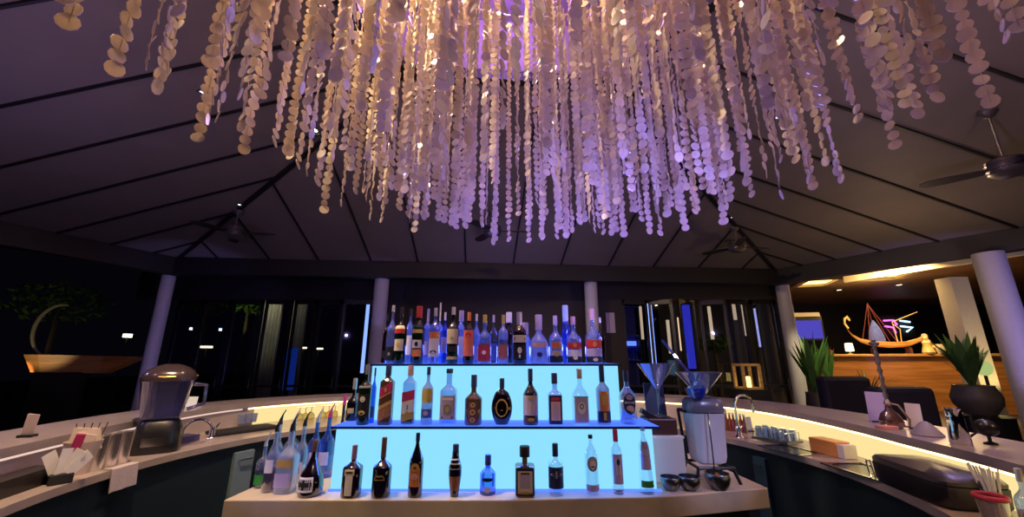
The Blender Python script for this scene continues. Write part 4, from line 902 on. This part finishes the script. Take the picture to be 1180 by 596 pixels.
# ================================================================== BEHIND AND AROUND
tubeb = emit('blue_white_tube', (.28, .42, 1), 2.2); tubed = emit('deep_blue_tube', (.05, .05, .75), 1.0)
def tube_light(u, v0, v1, w, em, lab, y=YB+.35, lean=0):
    p = ony(u, v0, y); q = ony(u+lean, v1, y); t = thing('tube_light', lab, 'tube light', q)
    MB().tube([(0, 0, 0), (0, 0, p.z-q.z)], w, em, 10).build('tube', t, smooth=True)
    MB().lathe([(0, p.z-q.z), (w*1.3, p.z-q.z), (w*1.3, p.z-q.z+.05), (0, p.z-q.z+.05)], blackm, 10).build('end_cap', t)
    MB().box((0, 0, -q.z/2), (.05, .05, q.z), blackm).build('post', t)
tube_light(417, 348, 430, .038, tubeb, 'thin blue white tube light behind the glass beside the bottle shelf end')
tube_light(754, 350, 420, .055, tubeb, 'bright blue white tube light above the tall martini glass')
tube_light(798, 352, 425, .085, tubed, 'broad deep blue tube light above the wide martini glass')
tube_light(874, 356, 400, .06, emit('pale_tube', (.5, .5, 1), 1.2), 'pale lilac tube light behind the last glass door before the corner column')
# lit drinks cabinet behind the glass, blue
t = thing('blue_cabinet', 'blue lit display cabinet behind the glass beside the wall notice', 'cabinet', ((bx(731)), YB+.45, 0))
w = bx(744)-bx(721)
MB().box((0, .12, 1.6), (w, .05, 2.4), mat('cabinet_back', (.08, .08, .35), .4)).box((-w/2, 0, 1.6), (.04, .28, 2.4), blackm).box((w/2, 0, 1.6), (.04, .28, 2.4), blackm).build('carcass', t)
for z in (1.0, 1.55, 2.1, 2.75): MB().box((0, 0, z), (w-.04, .24, .03), mat('cabinet_shelf', (.1, .12, .5), .3)).build('shelf', t)
MB().box((0, .08, 2.9), (w-.08, .03, .10), emit('blue_cab_strip', (.12, .1, 1), 3.0)).build('light_strip', t)
MB().box((0, .08, 1.93), (w-.08, .03, .10), emit('azure_strip', (.12, .22, 1), 2.4)).build('light_strip', t)
b_names = ['by the cabinet side nearest the notice', 'second in the blue cabinet', 'third in the blue cabinet', 'by the cabinet side nearest the bright tube']
for k in range(4):
    x = bx(731)-w/2+.08+(w-.16)*k/3
    tg_ = thing('goblet', 'blue goblet on the cabinet shelf, '+b_names[k], 'goblet', (x, YB+.40, 1.565), 0, 'goblets in the blue cabinet')
    MB().lathe([(0, 0), (.035, 0), (.006, .02), (.006, .12), (.04, .18), (.045, .26), (.04, .26), (.034, .19)], g_blue, 14).build('cup', tg_, smooth=True)
# thin warm lamps far outside (garden lamps, added door glints, lit curtains)
def garden_lamp_or_glint(u, v, y, w, h, em, lab):
    p = ony(u, v, y); t = thing('garden_lamp_or_glint', lab, 'lamp', (p.x, p.y, -.1))
    MB().tube([(0, 0, 0), (0, 0, p.z+.1-h/2)], .02, blackm, 6).build('post', t)
    MB().lathe([(0, p.z+.1-h/2), (w/2, p.z+.1-h/2), (w/2, p.z+.1+h/2), (0, p.z+.1+h/2)], em, 12).build('lamp_shade', t)
ewarm = emit('garden_warm', (1, .8, .45), 3.5); ewhite = emit('garden_white', (.85, .9, 1), 3)
garden_lamp_or_glint(238, 400, 14, .36, .07, ewarm, 'flat warm garden lamp glowing beyond the glass next to the far corner column')
garden_lamp_or_glint(220, 379, 16, .10, .10, ewhite, 'tiny white garden light just beside the far corner column')
garden_lamp_or_glint(254, 380, 16, .10, .10, ewhite, 'tiny white garden light beyond the second glass door')
garden_lamp_or_glint(367, 402, 14, .30, .05, ewarm, 'flat warm garden lamp nearest the blue white tube')
garden_lamp_or_glint(350, 401, 14, .20, .05, ewarm, 'small warm garden lamp beneath the lit curtain')
garden_lamp_or_glint(147, 387, 12, .22, .10, ewarm, 'slanting warm lamp in the dark garden between the crescent boat and the corner column')
for u, v, lab in ((784, 385, 'warm glinting lantern between the two blue tubes'), (789, 366, 'small warm lantern high between the two blue tubes'), (771, 388, 'warm lantern just beside the bright blue white tube'), (819, 372, 'warm white lantern beyond the deep blue tube'),
                  (845, 350, 'dim warm lantern high behind the folded doors'), (858, 368, 'dim warm lantern behind the door next to the pale tube'), (739, 372, 'small warm lantern near the blue cabinet')):
    garden_lamp_or_glint(u, v, 11.5, .09, .95, emit('glint_strip_glow', (1, .70, .42), .9), lab)  # glints in the door panes, added as thin glowing cylinders behind them
curt = mat('pale_curtain', (.55, .52, .40), .8)
def curtain(u0, u1, v0, y, lab, en):
    a, c = ony(u0, v0, y), ony(u1, v0, y); w = c.x-a.x; vs = []; n = 28
    for k in range(n+1):
        for z in (.02, a.z):
            vs.append((-w/2+w*k/n, .05*math.sin(k*1.35), z))
    m = len(vs); vs += [(x, y_+.01, z) for x, y_, z in vs]
    fs = [(2*k, 2*k+2, 2*k+3, 2*k+1) for k in range(n)]; fs += [tuple(m+i for i in f[::-1]) for f in fs]
    o = MB().add(vs, fs, curt).build('curtain', smooth=True, loc=((a.x+c.x)/2, y, 0)); tag(o, lab, 'curtain')
    light('SPOT', 'curtain_lamp', ((a.x+c.x)/2, y-1.0, a.z+.3), en, (1, .92, .6), .05, spot=.9, target=((a.x+c.x)/2, y, a.z-.7))
curtain(304, 328, 341, 12, 'brightly lit pale curtain beyond the dark glass doors', 60)
curtain(339, 356, 343, 12, 'dim pale curtain beside the brighter one beyond the glass doors', 16)
# blue lit figure as a plain panel, its light given as own glow
t = thing('blue_figure_panel', 'dim blue lit upright panel beyond the glass doors under the lit curtains', 'screen', (ony(336, 400, 10).x, 10, 0))
MB().box((0, 0, 1.35), (.34, .06, 1.0), emit('dim_blue_panel', (.01, .04, .35), .55)).build('panel', t, bevel=.02); MB().box((0, 0, .43), (.10, .05, .86), blackm).build('stand', t)
# wall notice, square wooden lantern
tag(MB().box((0, 0, 0), (bx(708)-bx(698), .012, .44), mat('notice_card', (.50, .42, .66), .6)).build('wall_notice', loc=(bx(703), YB-.08, ony(703, 372, YB-.08).z), bevel=.003), 'small pale lilac notice on the dark wall beside the last column', 'notice')
p = ony(861, 434, 7.6)
t = thing('lantern', 'square wooden lantern glowing yellow on the dark shelf beside the corner column', 'lantern', (p.x, 7.6, 0))
b = MB(); w, h = .30, .42; z0 = p.z-h/2
for sx in (-1, 1):
    for sy in (-1, 1): b.box((sx*w/2, sy*w/2, p.z), (.045, .045, h), wood('lantern_wood', (.55, .33, .10), (.7, .45, .15), .5))
for zz in (p.z-h/2, p.z+h/2):
    b.box((0, -w/2, zz), (w, .045, .045), MC['lantern_wood']).box((0, w/2, zz), (w, .045, .045), MC['lantern_wood']).box((-w/2, 0, zz), (.045, w, .045), MC['lantern_wood']).box((w/2, 0, zz), (.045, w, .045), MC['lantern_wood'])
b.build('frame', t); MB().box((0, 0, (p.z-h/2)/2), (.5, .5, p.z-h/2-.02), blackm).build('pedestal', t)
MB().lathe([(0, p.z-h/2+.02), (.05, p.z-h/2+.02), (.05, p.z), (0, p.z)], emit('candle', (1, .7, .2), 3), 12).build('candle', t)
# --- dark garden side: crescent boat, foliage
gx = ony(60, 410, 9.0)
t = thing('crescent_boat', 'orange lit crescent prowed boat planter in the dark garden', 'boat', (gx.x, 9.0, 0), .35); t.scale = (.8, .8, 1)
hw = wood('boat_wood', (.42, .18, .06), (.60, .28, .10), .5)
base = gx.z
b = MB(); b.prism([(-.45, -.25), (-.1, -.35), (2.0, -.18), (2.2, 0), (2.0, .18), (-.1, .35), (-.45, .25)], base-.35, base+.02, hw); 
vs = b.v[:]; b.v = [(x*(.62 if z < base-.1 else 1)-(.0), y*(.5 if z < base-.1 else 1), z+(max(0, x)*-.02)) for x, y, z in b.v]
b.build('hull', t)
arc = []
for k in range(22):
    a = math.radians(250-k*8.2); r_ = .58; arc.append((-.05+r_*math.cos(a)*.85, 0, base+.56+r_*1.0*math.sin(a)))
MB().tube(arc, [.012+.035*math.sin(PI*min(1, (k+2)/24)) for k in range(22)], mat('prow_wood', (.28, .24, .14), .5), 8).build('crescent_prow', t, smooth=True)
MB().box((.3, 0, (base-.35)/2), (1.0, .3, base-.36), blackm).build('plinth', t)
light('SPOT', 'boat_lamp', (gx.x-.30, 8.3, base-.75), 60, (1, .45, .12), .03, spot=.55, target=(gx.x-.28, 9, base-.16))
light('SPOT', 'prow_lamp', (gx.x+.3, 8.0, base-.6), 20, (1, .85, .45), .05, spot=1.2, target=(gx.x+.0, 9, base+.6))
leafm = mat('tree_leaf', (.05, .09, .015), .8, spec=.1)
def tree(u, v, y, r, lab, n=260, seed=1):
    p = ony(u, v, y); t = thing('garden_tree', lab, 'tree', (p.x, p.y, -.1)); R4 = random.Random(seed); b = MB(); zc_ = p.z+.1
    for k in range(n):
        a, e_, q = R4.uniform(0, 6.28), R4.uniform(-1, 1), r*R4.random()**.4; c = Vector((q*math.cos(a)*math.sqrt(1-e_*e_), q*math.sin(a)*math.sqrt(1-e_*e_), zc_+q*e_*.55))
        s_ = .11; d1 = Vector((R4.uniform(-1, 1), R4.uniform(-1, 1), R4.uniform(-1, 1))).normalized(); d2 = d1.cross(Vector((R4.uniform(-1, 1), R4.uniform(-1, 1), .3))).normalized()
        b.add([c-d1*s_, c+d2*s_*.4, c+d1*s_, c-d2*s_*.4], [(0, 1, 2, 3)], leafm)
    b.build('foliage', t); MB().tube([(0, 0, 0), (.05, 0, zc_*.5), (0, 0, zc_)], [.10, .07, .04], mat('bark', (.04, .025, .015), .8), 8).build('trunk', t, smooth=True)
    return p
p = tree(70, 348, 11, 1.1, 'leafy tree faintly lit above the crescent boat', 330, 2); light('SPOT', 'tree_lamp', (p.x, 9.6, 1.2), 16, (.9, .8, .3), .1, spot=1.3, target=(p.x, 11, p.z))
p = tree(287, 349, 14, .75, 'small tree with bright green leaves beyond the glass doors', 220, 3); light('SPOT', 'tree_lamp', (p.x, 12.8, 2.0), 120, (.9, 1, .3), .1, spot=1.1, target=(p.x, 14, p.z))
p = tree(240, 350, 15, .9, 'dim tree in the garden beyond the corner column', 220, 4)
p = tree(822, 395, 12.5, .55, 'green shrub glimpsed between the folded doors', 200, 6)

# --- lit lounge beyond the right-hand columns
lz = EYE+2.2
woodc = wood('lounge_ceiling', (.20, .11, .06), (.30, .17, .09), .5, (1, 6, 1))
b = MB(); b.box((14, 13.2, lz+.05), (19, 9.8, .1), woodc)
struct(b.build('ceiling_lounge'))
struct(MB().box((16, 16.2, 2), (20, .2, 5), mat('lounge_wall', (.012, .010, .022), .7)).build('wall_lounge'))
struct(MB().box((13.1, 11.3, .2), (13.8, 9.9, .4), mat('lounge_floor', (.05, .035, .03), .4)).build('floor_lounge'))
cf = emit('coffer_glow', (1, .70, .22), 3.2)
def coffer(u, v, w, d, lab):
    p = onz(u, v, lz); t = thing('ceiling_coffer', lab, 'ceiling light', (p.x, p.y, lz), -.35)
    b = MB()
    for sx, sy, ww, dd in ((0, -1, w, .08), (0, 1, w, .08), (-1, 0, .08, d), (1, 0, .08, d)): b.box((sx*w/2, sy*d/2, -.05), (ww+.08, dd, .10), mat('coffer_frame', (.35, .24, .12), .5))
    b.build('frame', t); MB().box((0, 0, -.02), (w-.1, d-.1, .02), cf).build('diffuser', t)
coffer(941, 323, .85, 1.1, 'glowing square ceiling recess of the lounge nearest the corner column')
coffer(1018, 315, 1.0, 1.0, 'glowing square ceiling recess of the lounge above the model boat')
for u, v, lab in ((967, 334, 'small round warm ceiling light of the lounge beside the first recess'), (1036, 328, 'small round warm ceiling light of the lounge under the second recess')):
    p = onz(u, v, lz); t = thing('downlight', lab, 'spotlight', p); MB().lathe([(.10, 0), (.12, -.02), (.09, -.02), (.08, -.005)], steeld, 16).build('trim_ring', t, smooth=True); MB().lathe([(0, -.008), (.08, -.008)], emit('lounge_bulb', (1, .75, .4), 8), 14).build('bulb', t)
# cream cornice beam of the lounge
a, c = onz(960, 334, lz-.25), onz(1140, 300, lz-.25)
bb = MB(); q1 = Vector((8.6, 9.9, lz-.12)); q2 = Vector((9.7, 7.0, lz-.12)); bb.beam(q1, q2, .12, .34, creamcol); struct(bb.build('beam_lounge'))
# cream pillar, white far pillar
r = ray(1118, 400); pp = (r.x/r.y*7.8, 7.8)
b = MB(); b.box((0, 0, (lz-.6)/2), (.36, .30, lz-.6), creamcol); tag(b.build('pillar', loc=(pp[0], pp[1], 0)), 'square cream pillar behind the big potted plant', 'pillar')
# reception desk with plank front
dz = 1.70
t = thing('reception_desk', 'long wooden plank fronted desk in the lit lounge', 'desk', (9.55, 9.75, .4), -.42)
pl = wood('desk_plank', (.30, .12, .035), (.50, .22, .07), .35, (.6, .6, 9))
MB().box((0, .3, (dz-.4)/2-.03), (3.5, .7, dz-.46), pl).build('plank_front', t, bevel=.01)
MB().box((0, .28, dz-.43), (3.7, .85, .06), wood('desk_top', (.45, .24, .08), (.6, .34, .12), .25)).build('desk_top', t, bevel=.008)
Rz = Matrix.Rotation(-.42, 4, 'Z')
def dk(x, y, z=0): v = Rz@Vector((x, y, 0)); return Vector((9.55+v.x, 9.75+v.y, dz+z))
# model boat on the desk
t = thing('model_boat', 'long golden model boat with curled prow, masts and blue furled sail on the desk', 'model boat', dk(-.17, .25, .10), -.42); t.scale = (.68, .8, .92)
bw = wood('golden_wood', (.65, .36, .10), (.85, .52, .18), .3)
b = MB(); secs = [(-1.15, .62, .02, .02), (-1.05, .45, .04, .05), (-.85, .28, .09, .10), (-.5, .16, .16, .14), (0, .12, .19, .15), (.5, .14, .16, .14), (.85, .26, .10, .10), (1.0, .36, .04, .06)]
vs = []
for x, z, w, h in secs:
    for sy, sz in ((-1, 1), (-.75, .3), (0, 0), (.75, .3), (1, 1)): vs.append((x, sy*w, z-.06+h*sz))
fs = [(i*5+k, (i+1)*5+k, (i+1)*5+k+1, i*5+k+1) for i in range(len(secs)-1) for k in range(4)]+[(i*5+4, (i+1)*5+4, (i+1)*5, i*5) for i in range(len(secs)-1)]
b.add(vs, fs, bw).build('hull', t, smooth=True)
MB().tube([(-1.12, 0, .60), (-1.2, 0, .75), (-1.17, 0, .88), (-1.08, 0, .92), (-1.02, 0, .82)], [.04, .035, .04, .05, .03], mat('prow_gold', (.85, .6, .25), .3), 8).build('curled_prow', t, smooth=True)
MB().tube([(-.35, 0, .14), (-.38, 0, 1.30)], [.02, .012], browncap, 8).build('mast', t)
for k, (x, y) in enumerate(((-.75, .12), (-.6, -.14), (.10, .14), (.2, -.12))): MB().tube([(-.38, 0, 1.28), (x, y, .18)], .007, mat('red_rope', (.35, .08, .06), .7), 5).build('rope', t)
MB().lathe([(0, .16), (.24, .18), (.25, .30), (.2, .5), (.12, .66), (.03, .8), (0, .82)], mat('blue_sail', (.10, .14, .55), .7, noise=.5, nscale=14), 14, (-.33, 0, 0), sy=.6).build('furled_sail', t, smooth=True)
MB().tube([(.25, 0, .16), (.22, 0, .75), (1.0, 0, 1.0)], [.02, .018, .01], mat('pale_wood', (.8, .6, .3), .4), 6).tube([(.22, 0, .70), (.40, 0, .55), (.35, 0, .2)], .014, MC['pale_wood'], 6).build('boom', t)
MB().box((-.5, 0, -.02), (.08, .30, .16), browncap).build('cradle', t); MB().box((.5, 0, -.02), (.08, .30, .16), browncap).build('cradle', t)
for x, y, lab, m_, h in ((.80, .06, 'golden seated figurine at the end of the model boat', MC['prow_gold'], .42), (1.02, .12, 'pale standing figurine behind the golden seated one on the desk', MC['cream_plaster'], .5)):
    q = dk(x-.1, y-.02 if x > .9 else y+.22); 
    if x > .9: q = dk(.56, .34)
    else: q = dk(.40, -.08)
    t = thing('figurine', lab, 'figurine', q); MB().lathe([(0, 0), (.10, 0), (.12, .04), (.09, h*.3), (.07, h*.45), (.09, h*.62), (.03, h*.74), (.02, h*.76)], m_, 14).build('body', t, smooth=True); MB().ball((0, 0, h*.86), h*.12, m_, 12).build('head', t, smooth=True)
    MB().tube([(.07, 0, h*.6), (.14, -.03, h*.45), (.06, -.08, h*.35)], .02, m_, 6).build('arm', t, smooth=True)
q = dk(-1.05, .05); t = thing('desk_lamp', 'small glowing white lamp on the desk below the curled prow', 'lamp', q)
MB().lathe([(0, 0), (.07, 0), (.02, .02), (.02, .08)], gold, 14).build('base', t, smooth=True); MB().lathe([(.07, .07), (.09, .08), (.08, .27), (0, .28)], emit('lamp_shade_glow', (1, .82, .5), 2.2), 16).build('lamp_shade', t, smooth=True)
q = dk(-1.42, .2); tag(MB().ball((0, 0, .06), .06, emit('red_candle', (.9, .03, .03), .8), 12).build('candle_holder', smooth=True, loc=q), 'small red glowing candle at the end of the desk', 'candle')
q = dk(.60, -.12); tag(MB().lathe([(0, 0), (.06, 0), (.09, .12), (.07, .22), (.06, .22), (.07, .12), (0, .02)], creamcol, 16).build('vase', smooth=True, loc=q), 'small cream vase at the end of the desk below the figurines', 'vase')
q = dk(.95, .0); tag(MB().box((0, 0, .012), (.5, .3, .02), white).build('papers', loc=q), 'white papers lying on the desk end', 'paper')
light('AREA', 'desk_lamp_light', (8.7, 8.6, lz-.15), 150, (1, .65, .25), .8, target=(9.5, 9.8, .9))
light('AREA', 'lounge_light', (11.0, 10.2, lz-.2), 110, (1, .68, .32), 1.2, target=(11, 10.5, 0))
light('SPOT', 'pillar_lamp', (8.9, 6.7, .6), 110, (1, .75, .35), .05, spot=1.2, target=(pp[0], pp[1], 2.2))
# picture screens on the lounge wall
p = ony(929, 378, 12.2); t = thing('wall_screen', 'blue lit screen beyond the snake plants near the corner column', 'screen', (p.x, 12.2, p.z), -.2)
MB().box((0, .03, 0), (.95, .05, .75), black).build('bezel', t); MB().box((0, 0, -.05), (.85, .02, .55), emit('screen_blue', (.10, .08, .6), .8)).build('display', t); MB().box((0, -.01, .40), (.8, .12, .12), creamcol).build('pelmet', t)
p = ony(1034, 376, 14.5); t = thing('neon_sign', 'pink and white neon sign on the dark lounge wall above the model boat', 'sign', (p.x, 14.5, p.z))
b = MB(); b.tube([(-.45, 0, .2), (-.1, 0, .22), (.0, 0, .05)], .03, emit('pink_neon', (1, .1, .6), 3), 6).tube([(-.45, 0, 0), (-.15, 0, -.05), (-.12, 0, -.25)], .03, MC['pink_neon'], 6).build('pink_tube', t)
MB().tube([(.15, 0, .2), (.5, 0, .15)], .03, emit('white_neon', (.5, .8, 1), 3), 6).tube([(.12, 0, .0), (.55, 0, -.05), (.3, 0, -.2)], .03, MC['white_neon'], 6).build('white_tube', t)
MB().box((0, .06, 0), (1.3, .04, .8), blackm).build('backing', t)
# plants
green = mat('plant_leaf', (.06, .15, .03), .45, noise=.4, nscale=6); potm = mat('dark_pot', (.06, .05, .04), .4, noise=.3)
def leafy(name, lab, loc, n, L, w, spread, potr, poth, seed, droop=.5, potmat=potm, z0=None):
    R5 = random.Random(seed); t = thing(name, lab, 'plant', loc); b = MB(); zb = poth*.92
    for k in range(n):
        a = R5.uniform(0, 6.28); l = L*R5.uniform(.65, 1.05); s_ = spread*R5.uniform(.3, 1); ca, sa = math.cos(a), math.sin(a); vs = []; K_ = 6
        for j in range(K_+1):
            f = j/K_; out_ = s_*l*(f**1.3); zz = zb+l*(f*(1-.5*s_)-droop*s_*f*f*.6); ww = w*math.sin(PI*min(1, .12+f*.88))**.8*(1 if f < 1 else 0)+.001
            vs += [(out_*ca-ww*sa, out_*sa+ww*ca, zz), (out_*ca+ww*sa*0, out_*sa+ww*0, zz-.15*ww), (out_*ca+ww*sa, out_*sa-ww*ca, zz)]
        b.add(vs, [(3*j+q, 3*j+q+1, 3*j+q+4, 3*j+q+3) for j in range(K_) for q in (0, 1)], green)
    b.build('leaves', t)
    MB().lathe([(0, 0), (potr*.6, 0), (potr*.95, poth*.35), (potr, poth*.6), (potr*.8, poth*.95), (potr*.82, poth), (potr*.72, poth), (potr*.7, poth*.9), (0, poth*.9)], potmat, 26).build('pot', t, smooth=True)
    return t
p = ony(938, 440, 7.4)
leafy('snake_plant', 'tall snake plant with upright leaves beside the corner column', (p.x, 7.4, .0), 30, 1.25, .05, .35, .2, 1.0, 11, .1)
p = ony(955, 440, 8.6)
leafy('snake_plant', 'darker snake plant behind, next to the end of the wooden desk', (p.x, 8.6, .4), 20, 1.1, .05, .3, .2, .6, 12, .1)
p = ony(998, 440, 6.4)
leafy('spiky_plant', 'thin spiky plant in front of the wooden desk', (p.x, 6.4, 0), 34, .65, .010, .9, .14, 1.05, 13, .2)
pb = ony(1123, 452, 4.9)
leafy('potted_dracaena', 'big leafy plant in a round dark pot beside the thick column', (pb.x, 4.9, pb.z-.25), 34, .85, .045, .5, .22, .33, 14, .7, mat('grey_green_pot', (.10, .10, .07), .35, noise=.3))
tag(MB().lathe([(0, 0), (.26, 0), (.26, pb.z-.27), (.28, pb.z-.26), (0, pb.z-.25)], black, 24).build('plant_stand', loc=(pb.x, 4.9, 0)), 'black pedestal under the big round dark pot', 'stand')
light('SPOT', 'plant_lamp', (pb.x-.6, 4.2, 3.1), 14, (1, .75, .4), .1, spot=1.2, target=(pb.x, 4.9, 1.5))
light('POINT', 'lounge_up', (10.2, 10.8, lz-.6), 40, (1, .7, .35), .2)
light('SPOT', 'plant_lamp', (6.0, 6.6, 3.1), 240, (1, .85, .45), .1, spot=1.3, target=(6.3, 7.5, 1.4))
q = ony(1133, 424, 6.2); t = thing('globe_lamp', 'softly glowing green globe lamp on a post before the cream pillar', 'lamp', (q.x, q.y, 0)); MB().ball((0, 0, q.z), .12, emit('globe', (.8, 1, .35), .5), 14, sx=.6).build('globe', t, smooth=True); MB().tube([(0, 0, 0), (0, 0, q.z-.1)], .02, blackm, 8).build('post', t)
# dark sofas
sofam = mat('navy_sofa', (.012, .012, .022), .7)
def sofa(u0, u1, v, y, lab):
    a, c = ony(u0, v, y), ony(u1, v, y); w = c.x-a.x; t = thing('sofa', lab, 'sofa', ((a.x+c.x)/2, y+.4, 0)); H = a.z
    MB().box((0, .05, .35), (w-.2, .75, .30), sofam).build('seat', t, bevel=.05); MB().box((0, -.36, H/2+.08), (w, .18, H-.16), sofam).build('backrest', t, bevel=.05)
    MB().box((-w/2+.09, .05, .4), (.18, .8, .5), sofam).build('armrest', t, bevel=.05); MB().box((w/2-.09, .05, .4), (.18, .8, .5), sofam).build('armrest', t, bevel=.05)
    for sx in (-1, 1):
        for sy in (-.35, .35): MB().box((sx*(w/2-.12), sy, .08), (.06, .06, .16), black).build('leg', t)
sofa(945, 1000, 434, 5.6, 'dark high backed sofa nearest the corner column')
sofa(1006, 1072, 446, 4.3, 'dark high backed sofa behind the menu cards')
for k, (u0, u1) in enumerate(((560, 600),)): pass
# night sky
w = bpy.data.worlds.new('night'); S.world = w; w.use_nodes = True
w.node_tree.nodes['Background'].inputs[0].default_value = (.012, .012, .03, 1); w.node_tree.nodes['Background'].inputs[1].default_value = .08
S.view_settings.view_transform = 'Standard'; S.view_settings.look = 'None'; S.view_settings.exposure = 0; S.view_settings.gamma = 1
S.view_settings.use_curve_mapping = False
S.cycles.max_bounces = 10; S.cycles.transparent_max_bounces = 24; S.cycles.use_denoising = True
